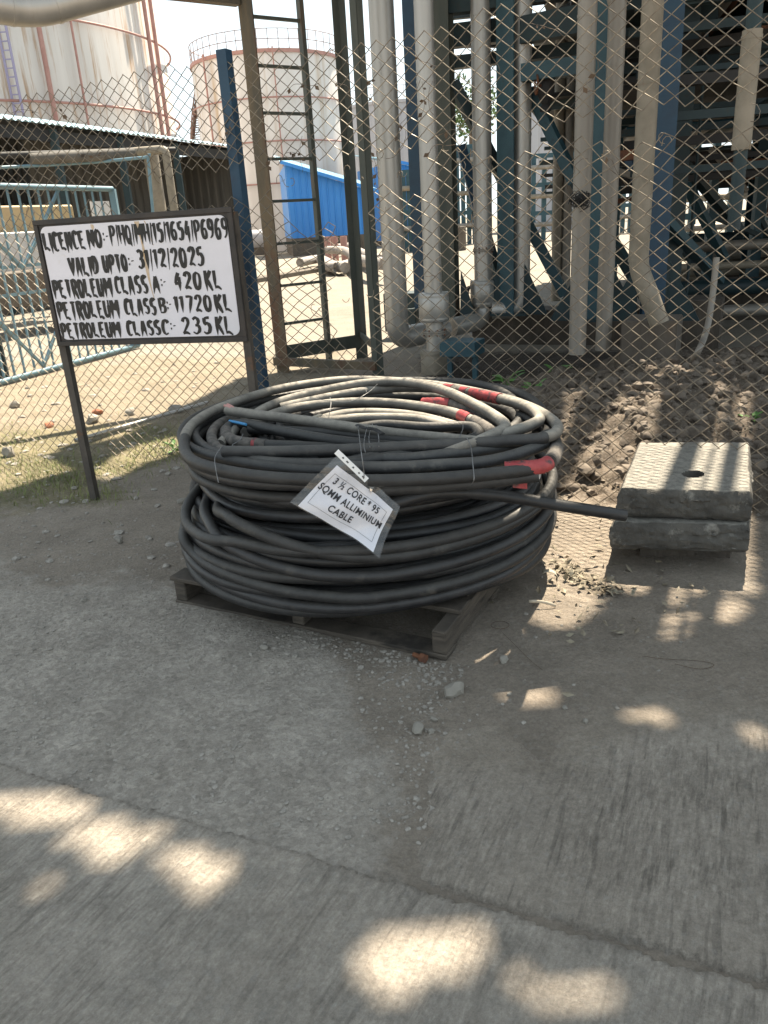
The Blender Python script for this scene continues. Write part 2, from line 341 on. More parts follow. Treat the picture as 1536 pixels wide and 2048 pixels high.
def gmat(name, layers, base, groove=None):
    """layers: (attribute, colour a, colour b, scale, bump)"""
    m = bpy.data.materials.new(name); m.use_nodes = True; N = m.node_tree.nodes; L = m.node_tree.links
    p = N['Principled BSDF']; p.inputs['Roughness'].default_value = .92; p.inputs['Specular IOR Level'].default_value = .25
    tc = N.new('ShaderNodeTexCoord'); V = tc.outputs['Object']
    def noise(sc, det=8, r=.65):
        n = N.new('ShaderNodeTexNoise'); n.inputs['Scale'].default_value = sc; n.inputs['Detail'].default_value = det; n.inputs['Roughness'].default_value = r
        L.new(V, n.inputs[0]); return n.outputs[0]
    def rng_(f, a, b, c=0, d=1):
        r = N.new('ShaderNodeMapRange'); r.inputs[1].default_value = a; r.inputs[2].default_value = b; r.inputs[3].default_value = c; r.inputs[4].default_value = d
        L.new(f, r.inputs[0]); return r.outputs[0]
    def mix(f, a, b, bt='MIX'):
        x = N.new('ShaderNodeMix'); x.data_type = 'RGBA'; x.blend_type = bt
        if isinstance(f, float): x.inputs[0].default_value = f
        else: L.new(f, x.inputs[0])
        for i, q in ((6, a), (7, b)):
            if isinstance(q, tuple): x.inputs[i].default_value = (*q, 1)
            else: L.new(q, x.inputs[i])
        return x.outputs[2]
    def math_(op, a, b):
        x = N.new('ShaderNodeMath'); x.operation = op
        for i, q in enumerate((a, b)):
            if isinstance(q, (int, float)): x.inputs[i].default_value = q
            else: L.new(q, x.inputs[i])
        return x.outputs[0]
    nbig = noise(1.7); nmid = noise(12); nfin = noise(90, 6, .75); nvf = noise(320, 4, .7)
    col = mix(rng_(nbig, .35, .65), base[0], base[1])
    for a, c1, c2, sc in layers:
        at_ = N.new('ShaderNodeAttribute'); at_.attribute_name = a
        e = math_('ADD', at_.outputs['Fac'], rng_(nmid, .2, .8, -.35, .35))
        f = rng_(e, .3, .7)
        n = noise(sc); col = mix(f, col, mix(rng_(n, .35, .65), c1, c2))
    def scale_(c, f):
        x = N.new('ShaderNodeVectorMath'); x.operation = 'SCALE'; L.new(c, x.inputs[0]); L.new(f, x.inputs['Scale']); return x.outputs[0]
    col = scale_(col, rng_(noise(38, 12, .86), .30, .70, .70, 1.32))
    col = scale_(col, rng_(noise(4.0, 8, .7), .30, .70, .86, 1.15))
    vc = N.new('ShaderNodeTexVoronoi'); vc.inputs['Scale'].default_value = 62; vc.inputs['Randomness'].default_value = 1; L.new(V, vc.inputs[0])
    ra = N.new('ShaderNodeAttribute'); ra.attribute_name = 'rough'
    cell = N.new('ShaderNodeSeparateColor'); L.new(vc.outputs['Color'], cell.inputs[0])
    amt = math_('MULTIPLY', ra.outputs['Fac'], .8)
    cs = N.new('ShaderNodeMix'); cs.data_type = 'FLOAT'; L.new(amt, cs.inputs[0]); cs.inputs[2].default_value = 1; L.new(rng_(cell.outputs[0], 0, 1, 0.80, 1.22), cs.inputs[3])
    col = scale_(col, cs.outputs[0])
    # grit: pale and dark specks
    vo = N.new('ShaderNodeTexVoronoi'); vo.inputs['Scale'].default_value = 85; L.new(V, vo.inputs[0])
    sp = rng_(vo.outputs['Color'], .72, .95); 
    col = mix(math_('MULTIPLY', sp, .35), col, (.38,.36,.33))
    col = mix(rng_(nfin, .30, .75, .62, 0), col, mix(1.0, col, (.5,.48,.46), 'MULTIPLY'))
    col = mix(rng_(nvf, .35, .75, 0, .3), col, mix(1.0, col, (1.7,1.65,1.6), 'MULTIPLY'))
    h = math_('ADD', math_('MULTIPLY', nfin, .6), math_('MULTIPLY', vo.outputs['Distance'], .5)); h = math_('ADD', h, math_('MULTIPLY', nvf, .35))
    if groove:
        mp = N.new('ShaderNodeMapping'); mp.inputs['Rotation'].default_value = (0,0,groove['rot']); L.new(V, mp.inputs[0])
        wv = N.new('ShaderNodeTexWave'); wv.wave_type = 'BANDS'; wv.bands_direction = 'X'; wv.inputs['Scale'].default_value = groove['scale']
        wv.inputs['Distortion'].default_value = 3.5; wv.inputs['Detail'].default_value = 3; wv.inputs['Detail Scale'].default_value = 1.0; wv.inputs['Detail Roughness'].default_value = .65
        L.new(mp.outputs[0], wv.inputs[0])
        mp2 = N.new('ShaderNodeMapping'); mp2.vector_type = 'TEXTURE'; mp2.inputs['Rotation'].default_value = (0,0,-groove['rot']); mp2.inputs['Scale'].default_value = (1,6,1); L.new(V, mp2.inputs[0])
        n2 = N.new('ShaderNodeTexNoise'); n2.inputs['Scale'].default_value = groove['scale']*4.5; n2.inputs['Detail'].default_value = 5; n2.inputs['Roughness'].default_value = .7; L.new(mp2.outputs[0], n2.inputs[0])
        mp3 = N.new('ShaderNodeMapping'); mp3.vector_type = 'TEXTURE'; mp3.inputs['Rotation'].default_value = (0,0,-groove['rot']+.05); mp3.inputs['Scale'].default_value = (1,12,1); L.new(V, mp3.inputs[0])
        n3 = N.new('ShaderNodeTexNoise'); n3.inputs['Scale'].default_value = 48; n3.inputs['Detail'].default_value = 2; n3.inputs['Distortion'].default_value = .3; L.new(mp3.outputs[0], n3.inputs[0])
        gr = math_('ADD', math_('MULTIPLY', wv.outputs['Fac'], groove.get('wv', .5)), math_('MULTIPLY', n2.outputs[0], .9))
        patch = rng_(nmid, .3, .6); patchb = rng_(noise(3.5), .38, .62)
        da = N.new('ShaderNodeAttribute'); da.attribute_name = 'dirt'; nd = rng_(da.outputs['Fac'], .15, .9, 1, 0)
        gr = math_('MULTIPLY', gr, nd)
        pw = math_('ADD', math_('MULTIPLY', rng_(noise(4.5, 5, .6), .36, .62), .75), .25)
        dev = math_('MULTIPLY', math_('MULTIPLY', rng_(n2.outputs[0], .36, .64, -1, 1), pw), nd)
        dev = math_('ADD', dev, math_('MULTIPLY', math_('MULTIPLY', rng_(n3.outputs[0], .58, .66, 0, -1), nd), .8))
        col = scale_(col, math_('ADD', math_('MULTIPLY', dev, groove['amt']), 1.0))
        gr = math_('MULTIPLY', dev, .6)
        h = math_('ADD', h, math_('MULTIPLY', gr, groove['h']))
    h = math_('ADD', h, math_('MULTIPLY', math_('MULTIPLY', cell.outputs[0], amt), .9)); h = math_('ADD', h, math_('MULTIPLY', noise(26, 12, .8), 1.6))
    b = N.new('ShaderNodeBump'); b.inputs['Strength'].default_value = .9; b.inputs['Distance'].default_value = .008
    L.new(h, b.inputs['Height']); L.new(b.outputs[0], p.inputs['Normal']); L.new(col, p.inputs['Base Color'])
    return m
MG = gmat('ground_dirt', [
    ('rough', (.345,.31,.267), (.42,.38,.332), 5),
    ('sandy', (.20,.168,.122), (.27,.23,.175), 3),
    ('yard', (.225,.203,.17), (.275,.25,.212), .6),
    ('grassy', (.16,.145,.085), (.22,.19,.12), 4),
    ('pit_shade', (.045,.037,.031), (.075,.063,.052), 5),  # soil darkened to paint in the shade around the pit
    ('mud', (.085,.067,.052), (.185,.152,.12), 9)], ((.245,.21,.172), (.315,.272,.224)))
MRD = gmat('road_concrete', [('dirt', (.26,.24,.21), (.31,.285,.25), 5)], ((.375,.333,.283), (.445,.40,.345)), dict(rot=rad(31), scale=21, amt=.22, col=(.36,.345,.32), h=1.0, wv=.25))
MPV = gmat('pavement_concrete', [('dirt', (.29,.25,.205), (.36,.315,.26), 5)], ((.315,.276,.231), (.375,.332,.282)), dict(rot=rad(27), scale=19, amt=.29, col=(.42,.40,.37), h=.8, wv=.16))
under = np.maximum(m_road, m_brush*(1-m_road))
Z = np.where(Y < 3, Z-.004*under, Z)
tag(grid_obj('ground', X, Y, Z, None, dict(rough=m_rough, yard=m_yard, mud=m_mud, grassy=m_grass*.8, sandy=m_sand, pit_shade=m_dark), MG), kind='structure')
# front concrete road slab and broom-finished pavement slab, each a sheet that dips under the dirt at its edges
sx = np.arange(-3.2, 3.0, .015); sy = np.arange(.6, 3.0, .015); A, B = np.meshgrid(sx, sy)
wb = (fbm(A*2.3, B*2.3, 4, 3)-.5); wf = (fbm(A*17, B*17, 2, 8)-.5)
def gz(x, y): return (fbm(x*1.3, y*1.3, 3, 5)-.5)*.02
d = JO(A)-B+wf*.022+wb*.02
hz = gz(A, B)+.011 - .03*(1-sstep(-.004, .012, d)) + .002*wf
tag(grid_obj('road', A, B, hz, d > -.02, dict(dirt=np.clip(.25+wb*.8, 0, 1)), MRD), kind='structure')
d1 = B-JO(A)-.008+wf*.016; dl = A-.0-.03*B+wb*.20+wf*.05; dt = 2.02+.12*A-wb*.6+wf*.12-B
d2 = np.minimum(d1, np.minimum(dl, dt))
hz = gz(A, B)+.009 - .03*(1-sstep(-.004, .012, d1)) - .011*(1-sstep(-.03, .38, dt)) - .016*(1-sstep(-.06, .10, dl)) - .02*(1-sstep(-.09, -.03, np.minimum(dl, dt))) + .0015*wf
tag(grid_obj('pavement', A, B, hz, d2 > -.07, dict(dirt=np.clip(1-sstep(0, .45, dt+wb*.4), 0, 1)), MPV), kind='structure')
def gheight(x, y):
    i = np.clip(np.searchsorted(gx, x), 0, len(gx)-1); j = np.clip(np.searchsorted(gy, y), 0, len(gy)-1)
    return float(Z[j, i])

# ------------------------------------------------------------------ overhead deck added out of view to throw the shade and sun spots
HD = 5.5; SH = Vector((SD.x/SD.z, SD.y/SD.z))
def sg(px, py, z=0):                                 # ground footprint of the sun ray through a lit point
    p = at(px, py, z); return (p.x-SH.x*z, p.y-SH.y*z)
lit = [
    [sg(x, y, .74) for x, y in ((535,796),(620,822),(700,848),(830,858),(960,862),(1035,868),(1082,850),(1088,828),(1000,770),(700,735),(560,755))],
    [sg(x, y) for x, y in ((1040,1245),(1100,1262),(1165,1250),(1212,1150),(1290,1000),(1300,860),(1230,770),(1125,790),(1100,1000))],
    [sg(x, y, .36) for x, y in ((1278,878),(1512,878),(1530,992),(1225,988))],
    [sg(x, y, .1) for x, y in ((1230,770),(1400,715),(1370,800),(1300,865))],
    [sg(x, y, .2) for x, y in ((1425,690),(1450,690),(1440,860),(1410,860))],
    [sg(x, y, .2) for x, y in ((1465,760),(1485,760),(1500,870),(1470,870))],
    [sg(x, y) for x, y in ((160,955),(240,905),(300,885),(372,868),(368,905),(290,925),(210,965))],
    [sg(x, y) for x, y in ((-200,1000),(0,905),(110,880),(150,870),(60,905),(130,945),(0,985))],
]
for cx, cy, rx, ry in ((60,1640,100,34),(205,1700,90,36),(335,1742,50,28),(400,1775,55,36),(820,1948,118,62),(780,1975,80,40),(900,1930,60,40),(1150,2025,85,26),(1035,2000,32,32),
        (1047,1397,56,14),(1287,1444,42,13),(1335,1192,30,26),(1448,1226,40,24),(1352,1245,35,12),(1330,1273,18,8),(1392,1276,18,8),(1490,1480,26,12),(1335,1166,42,7),(1460,1168,32,7),(45,1800,30,14)):
    lit.append([sg(cx+rx*math.cos(t)*(1+.18*math.sin(3*t+cx)), cy+ry*math.sin(t)*(1+.2*math.cos(2*t+cy))) for t in np.linspace(0, 2*math.pi, 15)[:-1]])
shade = [(-3.8,4.9),(-2.6,5.6),(-2.1,6.0),(-1.5,8.3),(-.3,8.9),(.9,10.2),(1.8,12.2),(4,13.5),(9,13.5),(9,6.2),(3.4,4.6),(2.3,.7),(-2.2,.7)]
st = .04
dx = np.arange(-7, 9, st); dy = np.arange(-2.4, 13.6, st); DX, DY = np.meshgrid(dx, dy)
jx = DX+(fbm(DX*5, DY*5, 3, 71)-.5)*.05; jy = DY+(fbm(DX*5, DY*5, 3, 77)-.5)*.05
keep = inpoly(jx, jy, shade)
for pl in lit: keep &= ~inpoly(jx, jy, pl)
ny, nx = DX.shape; idx = np.arange(ny*nx).reshape(ny, nx)
k = keep[:-1,:-1].reshape(-1)
q = np.stack([idx[:-1,:-1], idx[:-1,1:], idx[1:,1:], idx[1:,:-1]], -1).reshape(-1, 4)[k]
used = np.unique(q); mp = -np.ones(ny*nx, int); mp[used] = np.arange(len(used)); q = mp[q]
V = np.stack([DX+SH.x*HD, DY+SH.y*HD, np.full(DX.shape, HD)], -1).reshape(-1, 3)[used]
me = bpy.data.meshes.new('shade_blocker'); me.from_pydata(V.tolist(), [], q.tolist()); me.materials.append(M['blocker'])
dk = bpy.data.objects.new('shade_blocker', me); COL.objects.link(dk)
tag(dk, 'unseen added deck of the overhead pipe rack, full of gaps that let sun spots through', 'blocker')
sol = dk.modifiers.new('t', 'SOLIDIFY'); sol.thickness = .012

# ------------------------------------------------------------------ pallet
e1 = Vector((.883,-.469,0)).normalized(); n1 = Vector((-e1.y, e1.x, 0)); Z1 = Vector((0,0,1))
PL = Vector((-.925, 3.0, 0)); PW, PDp = 1.262, 1.12
pal = thing('pallet', PL+e1*PW/2+n1*PDp/2, 'dusty dark wooden pallet with broken boards under the cable coils', 'pallet')
def pbox(name, u0_, u1, v0, v1, z0, z1, bev=.004, m='wood'):
    c = PL+e1*((u0_+u1)/2)+n1*((v0+v1)/2)+Z1*((z0+z1)/2)
    return MB().box(c, (u1-u0_, v1-v0, z1-z0), (e1, n1, Z1)).build(name, M[m], pal, bevel=bev)
for u, wd in ((0,.06),(.60,.055),(PW-.055,.055)): pbox('stringer', u, u+wd, .006, PDp, .021, .112)
for v in (0, .5, PDp-.1): pbox('bottom_board', -.004, PW+.004, v, v+.10, 0, .0205)
pbox('deck_board', -.012, .47, -.004, .10, .1125, .131)
for v in (.145, .29, .435, .58, .725, .87, 1.0): pbox('deck_board', -.006+rng.uniform(-.01,.01), PW+rng.uniform(-.03,.008), v, v+.105, .1125, .131)

# ------------------------------------------------------------------ cable coils
CX, CY, CR = -.075, 3.33, .022
def ring(R, z, cx=CX, cy=CY, seed=0, wobr=.012, wobz=.007, tilt=(0,0), sq=0, n=96, a0=0, a1=2*math.pi):
    g = random.Random(seed); ph = [g.uniform(0, 6.28) for _ in range(8)]
    out = []
    for i in range(n+1):
        t = a0+(a1-a0)*i/n
        r_ = R + wobr*(math.sin(2*t+ph[0])+.6*math.sin(3*t+ph[1])+.35*math.sin(5*t+ph[2]))
        zz = z + wobz*(math.sin(2*t+ph[3])+.7*math.sin(3*t+ph[4])+.3*math.sin(7*t+ph[5])) + tilt[0]*math.cos(t)+tilt[1]*math.sin(t)
        out.append(Vector((cx+r_*math.cos(t)*(1+sq), cy+r_*math.sin(t)*(1-sq), max(zz, .154))))
    return out
def cable(coil, pts, m='cable', r=CR, name='cable', n=12): return MB().tube(pts, r, n).build(name, M[m], coil, smooth=60)
def tuck(p, k=.11): return p+(Vector((CX,CY,p.z))-p).normalized()*k
lower = thing('cable_coil', (CX, CY, .13), 'lower coil of thick black cable lying directly on the wooden pallet', 'cable coil', 'coils of black cable')
k = 0
for i in range(8):                                   # outer wall
    R = .785 + [.018,.026,.026,.020,.012,.0,-.04,-.07][i]
    cable(lower, ring(R, .152+.0405*i, cx=CX+(.045 if i > 5 else 0), seed=100+i, wobr=.012, wobz=.009, tilt=(rng.uniform(-.02,.02), rng.uniform(-.012,.012))), 'cable_dark' if i % 3 else 'cable')
for j, R in enumerate((.758,.71,.655,.61,.56,.51)):
    for i in range(0, 8, 1):
        if j > 1 and i < 5: continue
        cable(lower, ring(R, .156+.040*i, seed=200+10*j+i, wobr=.016, wobz=.008), 'cable_dark', n=8)
# loose left-hand loops that lift off and swing across the front, outside the wall of turns
def px(*P): return [at(x, y, z) for x, y, z in P]
def cyl(x, y, R):                                    # where the sight line meets a cylinder about the coil's axis (front side)
    d = ray(x, y); ox, oy = -CX, -CY; A_ = d.x**2+d.y**2; B_ = 2*(ox*d.x+oy*d.y); C_ = ox*ox+oy*oy-R*R; q = max(0, B_*B_-4*A_*C_)
    return CP+d*((-B_-math.sqrt(q))/(2*A_))
def wrap(p, R, a1=20, dz=.03):                       # leads a loop's end away round the right-hand side of the coil
    a0 = math.atan2(p.y-CY, p.x-CX); a1 = rad(a1); n = 9
    return [Vector((CX+R*math.cos(a1+(a0-a1)*k/n), CY+R*math.sin(a1+(a0-a1)*k/n), p.z+dz*(1-k/n))) for k in range(n)]
back = [Vector((-.70,3.72,.46)), Vector((-.3,4.02,.46)), Vector((.3,3.95,.46))]
def loop(P, R, a1, dz, m, tail): Q = [cyl(x, y, r) for x, y, r in P]; cable(lower, crom(wrap(Q[0], R, a1, dz)+Q+tail, 8), m)
loop(((560,1100,.833),(480,1085,.838),(410,1075,.86),(372,1040,.83)), .832, 10, .02, 'cable', [at(392,985,.46)]+back)
loop(((800,1112,.833),(690,1112,.833),(590,1092,.833),(510,1062,.84),(455,1032,.82)), .832, 25, .05, 'cable', [at(440,1006,.47), Vector((-.60,3.55,.48)), Vector((-.35,3.88,.48)), Vector((.2,3.98,.48))])
loop(((760,1152,.833),(640,1150,.833),(540,1128,.833),(460,1092,.84),(422,1052,.82)), .832, 5, .03, 'cable_dark', [at(415,1000,.465), Vector((-.66,3.6,.47)), Vector((-.3,3.95,.47))])
loop(((700,1196,.832),(560,1180,.832),(450,1146,.832),(390,1108,.832)), .832, 10, .02, 'cable', [at(368,1062,.33), Vector((-.86,3.55,.30)), Vector((-.5,4.0,.26))])

upper = thing('cable_coil', (CX, CY, .46), 'upper coil of black cable, dusty on top, tied with wire and patched with red tape', 'cable coil', 'coils of black cable')
for i, (R, z) in enumerate(((.69,.50),(.715,.54),(.745,.58),(.768,.62),(.768,.66),(.762,.70))):
    cable(upper, ring(R, z, cx=CX+.012, seed=300+i, wobr=.012, wobz=.008, tilt=(rng.uniform(-.015,.015), rng.uniform(-.012,.008))), 'cable_dark' if i in (0,1,3) else 'cable')
for j, R in enumerate((.71,.665,.62,.575,.53,.485)):
    for i in range(6):
        if j > 2 and i < 1: continue
        z = .50+.04*i
        if z > .70-(.012*j): continue
        cable(upper, ring(R, z, seed=400+10*j+i, wobr=.02, wobz=.009), ('cable_dark','cable','cable')[(i+j) % 3], n=10)
def tape(pts, i0, i1, m='red', r=CR+.0022, rag=True):
    seg = pts[i0:i1]
    return MB().tube(seg, r, 12, rs=[r*(1+.03*math.sin(9*i)+.02*random.random()) for i in range(len(seg))]).build('tape', M[m], upper, smooth=60)
def sub(pts, x0, x1):                                # indices of a path between two photo columns
    ok = []
    for i, p in enumerate(pts):
        d = p-CP; wz = d.dot(fw); xx = 768+F*d.dot(rt)/wz
        if x0 <= xx <= x1: ok.append(i)
    return ok
# the big top ring, ending in the straight chord across the front
T1 = crom(px((446,903,.735),(560,903,.735),(700,899,.738),(850,892,.74),(1000,883,.742),(1085,876,.742),(1114,862,.742),(1106,842,.74),(1060,815,.74),(990,793,.74),(860,769,.74),(700,760,.74),(560,778,.74),(450,812,.735),(390,845,.73),(369,880,.725),(378,915,.715),(430,937,.705),(540,955,.69),(700,961,.675),(860,958,.68),(1000,946,.69),(1060,938,.695),(1095,926,.70),(1112,900,.70),(1100,865,.70),(1040,830,.695)), 10)
cable(upper, T1[:52], 'cable'); cable(upper, T1[51:150], 'cable_dusty'); cable(upper, T1[149:], 'cable')
T2 = crom(px((860,912,.70),(930,893,.735),(985,870,.752),(1010,855,.757),(1000,840,.762),(960,815,.772),(890,782,.778),(810,765,.772),(720,768,.757),(610,790,.735),(540,812,.715),(480,850,.70),(440,890,.695)), 10)
cable(upper, T2, 'cable_dusty')
T3 = crom(px((930,895,.715),(1010,868,.745),(1062,850,.748),(1079,836,.748),(1055,815,.745),(1000,798,.742),(930,784,.738),(870,776,.735),(780,777,.73),(680,790,.72),(560,815,.70)), 10)
cable(upper, T3, 'cable_dusty')
i = sub(T3[40:], 888, 1000); a, b = i[0]+40, i[-1]+40
tape(T3, a, b+1, 'wrap')
for x0, x1 in ((940,1003),(922,938),(884,908)):
    i = [t for t in sub(T3, x0, x1) if t >= 40]
    if len(i) > 1: tape(T3, i[0], i[-1]+1, 'red', CR+.0038)
T4 = crom(px((490,865,.69),(520,840,.70),(580,818,.71),(650,808,.715),(730,804,.718),(820,810,.72),(900,824,.722),(945,840,.724),(975,858,.724),(985,875,.72),(965,893,.70)), 10)
cable(upper, T4, 'cable_dusty')
i = sub(T4[30:], 945, 990); tape(T4, i[0]+30, i[-1]+31, 'wrap', CR+.003)
i = sub(T4[30:], 918, 944); tape(T4, i[0]+30, i[-1]+31, 'red')
T5 = crom(px((846,806,.725),(890,806,.735),(930,815,.735),(985,838,.735),(1010,852,.735),(1022,870,.72)), 10)
cable(upper, T5, 'wrap'); tape(T5, 0, 14, 'red', CR+.002)
for P in (((640,840,.70),(690,828,.705),(760,826,.705),(840,834,.70),(930,858,.69)), ((560,845,.69),(640,843,.695),(730,836,.70),(830,838,.70),(900,855,.69))):
    cable(upper, crom(px(*P), 10), 'cable_dusty')
for j, R in enumerate((.29,.22)):
    for i in range(3): cable(lower, ring(R, .36+.04*i, seed=800+10*j+i, wobr=.02, wobz=.006), 'cable_dark', n=8)
for j, R in enumerate((.45,.40,.35)):
    for i in range(5): cable(upper, ring(R, .50+.04*i, seed=700+10*j+i, wobr=.025, wobz=.009), 'cable_dark', n=8)
T7 = crom(px((690,862,.70),(762,850,.718),(850,855,.722),(925,853,.724),(951,858,.722),(956,872,.715),(930,884,.70)), 10); cable(upper, T7, 'cable')
T8 = crom(px((455,821,.75),(510,829,.752),(600,840,.75),(690,853,.745),(780,866,.735),(880,876,.72),(960,884,.705)), 10); cable(upper, T8, 'cable_dusty')
MB().tube(px((462,817,.765),(456,813,.77),(449,811,.772)), .006, 7).build('cable_core', M['core'], upper, smooth=60)
MB().tube(px((470,818,.765),(462,812,.772),(455,809,.776)), .006, 7).build('cable_core', M['core'], upper, smooth=60)
T9 = crom(px((470,835,.70),(440,848,.705),(424,868,.705),(428,888,.705),(448,902,.70),(520,915,.69)), 10); cable(upper, T9, 'wrap')
T10 = crom(px((720,900,.69),(600,893,.70),(520,889,.70),(470,882,.705),(452,868,.71),(460,852,.715),(490,848,.72),(560,862,.722),(660,880,.72),(780,893,.71),(860,900,.70)), 10); cable(upper, T10, 'cable')
i = [t for t in sub(T10, 452, 540) if t < 45]; tape(T10, i[0], i[-1]+1, 'wrap', CR+.002)
i = [t for t in sub(T10, 506, 520) if t < 45]; tape(T10, i[0], i[-1]+1, 'red', CR+.0035)
MB().tube(px((459,842,.735),(475,845,.735),(492,849,.735)), .006, 7).build('cable_core', M['bluecore'], upper, smooth=60)
T11 = crom(px((500,858,.705),(580,862,.712),(680,868,.712),(800,882,.71),(900,884,.70)), 10); cable(upper, T11, 'cable')
# front courses of the upper coil
def arc(Rf, z0, z1, x0, x1, seed, m='cable', n=40):  # a front course that swings between two photo columns
    g = random.Random(seed); out = []
    t0, t1 = math.radians(x0), math.radians(x1)
    for i in range(n+1):
        u = i/n; t = t0+(t1-t0)*u
        r_ = Rf+.008*math.sin(4*t+g.uniform(0,.3)+seed); out.append(Vector((CX+r_*math.cos(t), CY+r_*math.sin(t), z0+(z1-z0)*u+.006*math.sin(5*u+seed))))
    return out
U1 = crom(px((690,985,.625),(800,978,.63),(900,971,.645),(1000,960,.66),(1050,954,.665),(1076,951,.668)), 10); cable(upper, U1, 'cable')
U2 = crom(px((600,930,.70),(760,935,.70),(880,930,.70),(980,922,.705),(1060,900,.71),(1095,880,.71),(1090,850,.70)), 10); cable(upper, U2, 'cable')
U3 = crom(px((1010,938,.695),(1040,936,.698),(1080,933,.70),(1098,925,.705)), 8); tape(U3, 0, 24, 'red', CR+.004)
tape(crom(px((1099,924,.705),(1108,912,.703),(1113,898,.70)), 10), 0, 20, 'wrap', CR+.004)
MB().box(at(1040,968,.64), (.05,.004,.03), (e1, n1, Z1)).build('tape', M['red'], upper)
U4 = crom(px((640,905,.71),(780,918,.71),(900,908,.715),(1000,895,.715),(1070,880,.715),(1098,868,.71)), 10); cable(upper, U4, 'cable')
U5 = crom(px((780,1010,.58),(850,990,.60),(900,985,.605),(960,987,.60),(1040,997,.57),(1140,1014,.53),(1251,1031,.485)), 10)
cable(upper, U5, 'cable_dark', .0215)
MB().tube([U1[-1], U1[-1]+e1*.006], .012, 10).build('cable_core', M['white'], upper, smooth=60)
# tie wires
def wire(pts, r=.0022, m='wire', parent=None): return MB().tube(crom(pts, 6), r, 6).build('tie_wire', M[m], parent or upper, smooth=60)
def out_(p, k=.028): 
    v = (CP-p).normalized(); return p+v*k
for P in (((934,876,.765),(942,895,.75),(946,930,.72),(948,958,.69),(943,968,.66)), ((442,895,.76),(430,915,.745),(432,940,.72),(437,965,.70)), ((735,850,.775),(728,885,.765),(731,905,.75)),
          ((745,848,.775),(738,872,.76),(740,895,.75)), ((752,850,.775),(757,872,.76),(758,893,.75)), ((926,850,.775),(925,860,.765),(918,876,.75)), ((660,795,.75),(662,806,.755),(660,822,.74)),
          ((486,868,.745),(480,880,.74),(466,892,.73),(520,893,.735))):
    wire([out_(p, .004) for p in px(*P)], .0017)
wire(px((620,795,.77),(660,802,.775),(700,803,.77),(735,786,.79),(755,768,.80)), .0012)
wire(px((733,784,.79),(731,776,.80)), .0012)
MB().tube(crom(px((715,850,.765),(730,856,.775),(748,858,.77),(765,868,.765)), 5), .011, 7, flat=.4).build('rag', M['black'], upper, smooth=60)
MB().bar(at(604,843,.73), at(642,829,.73), .02, .005).build('pale_strip', M['strap'], upper)

# ------------------------------------------------------------------ document pouch hanging on the coil
def bil(Q, u, v): return (Q[0]*(1-u)+Q[1]*u)*(1-v)+(Q[3]*(1-u)+Q[2]*u)*v
YP = 2.47
PQ = [atY(676,908,2.485), atY(800,1012,2.47), atY(757,1106,2.45), atY(580,1004,2.46)]
PN = (PQ[1]-PQ[0]).cross(PQ[3]-PQ[0]).normalized()
if PN.dot(CP-PQ[0]) < 0: PN = -PN
def psurf(u, v, k=0):
    p = bil(PQ, u, v)
    wr = .010*math.sin(7*u+3*v)*math.sin(5*v+1) + .0045*math.sin(15*(u-.5*v)+1) - .012*math.exp(-((u-.62-.35*v)/.09)**2)*(1-v)
    curl = .055*sm(u+.5*v-1.05)
    return p + PN*(wr+curl+k)
def sm(x): x = max(0, min(1, x/.45)); return x*x
def patch(name, u0_, u1, v0, v1, k, m, parent, n=26, trim=None):
    mb = MB(); g = {}
    for j in range(n+1):
        for i in range(n+1):
            u = u0_+(u1-u0_)*i/n; v = v0+(v1-v0)*j/n
            if trim: u, v = trim(u, v)
            g[i, j] = psurf(u, v, k)
    vs = [g[i, j] for j in range(n+1) for i in range(n+1)]
    fs = [(j*(n+1)+i, j*(n+1)+i+1, (j+1)*(n+1)+i+1, (j+1)*(n+1)+i) for j in range(n) for i in range(n)]
    mb.add(vs, fs); return mb.build(name, m, parent, smooth=180)
pouch = thing('document_pouch', PQ[0], 'clear plastic pouch with a printed white paper tag wired to the coil front', 'label')
patch('sleeve', 0, 1, 0, 1, .002, M['plastic'], pouch)
pap = patch('paper', .08, .93, .13, .985, 0, M['paper'], pouch)
st_ = MB()
a, b = atY(676,899,2.477), atY(737,957,2.47); dd = (b-a).normalized(); dn = dd.cross(PN).normalized()
if dn.z > 0: dn = -dn
bs = MB(); bs.box((a+b)/2+dn*.008+PN*.004, ((b-a).length, .020, .0015), (dd, dn, PN)); bs.build('binding_strip', M['strip'], pouch, bevel=.0006)
hs = MB()
for f in (.22,.36,.55,.74,.88): hs.box(a+(b-a)*f+dn*.008+PN*.0055, (.006 if f not in (.88,.36) else .009,.005,.0012), (dd, dn, PN))
M['hole'] = mat('punch_hole_dark', (.06,.06,.065), None, .8)
hs.build('punch_hole', M['hole'], pouch)
def text_mesh(txt, size=1):
    cu = bpy.data.curves.new('t', 'FONT'); cu.body = txt; cu.align_x = 'CENTER'; cu.size = size; cu.offset = .02; cu.space_character = 1.12
    o = bpy.data.objects.new('t', cu); COL.objects.link(o)
    dg = bpy.context.evaluated_depsgraph_get(); me = bpy.data.meshes.new_from_object(o.evaluated_get(dg))
    v = [tuple(p.co) for p in me.vertices]; f = [tuple(p.vertices) for p in me.polygons]
    bpy.data.objects.remove(o); bpy.data.meshes.remove(me); return v, f
def tri_sub(v, f): return v, f
for txt, uc, vc, wid in (('3 ½ CORE * 95', .49, .335, .62), ('SQMM ALLIMINIUM', .50, .535, .80), ('CABLE', .46, .735, .28)):
    v, f = text_mesh(txt); xs = [p[0] for p in v]; W_ = max(xs)-min(xs); xm = (max(xs)+min(xs))/2
    hgt = .125
    vs = [psurf(uc+(p[0]-xm)/W_*wid, vc-(p[1]-.35)*hgt*1.35, .0032) for p in v]
    MB_ = MB(); MB_.add(vs, f); MB_.build('lettering', M['inkp'], pouch)
ln = MB()
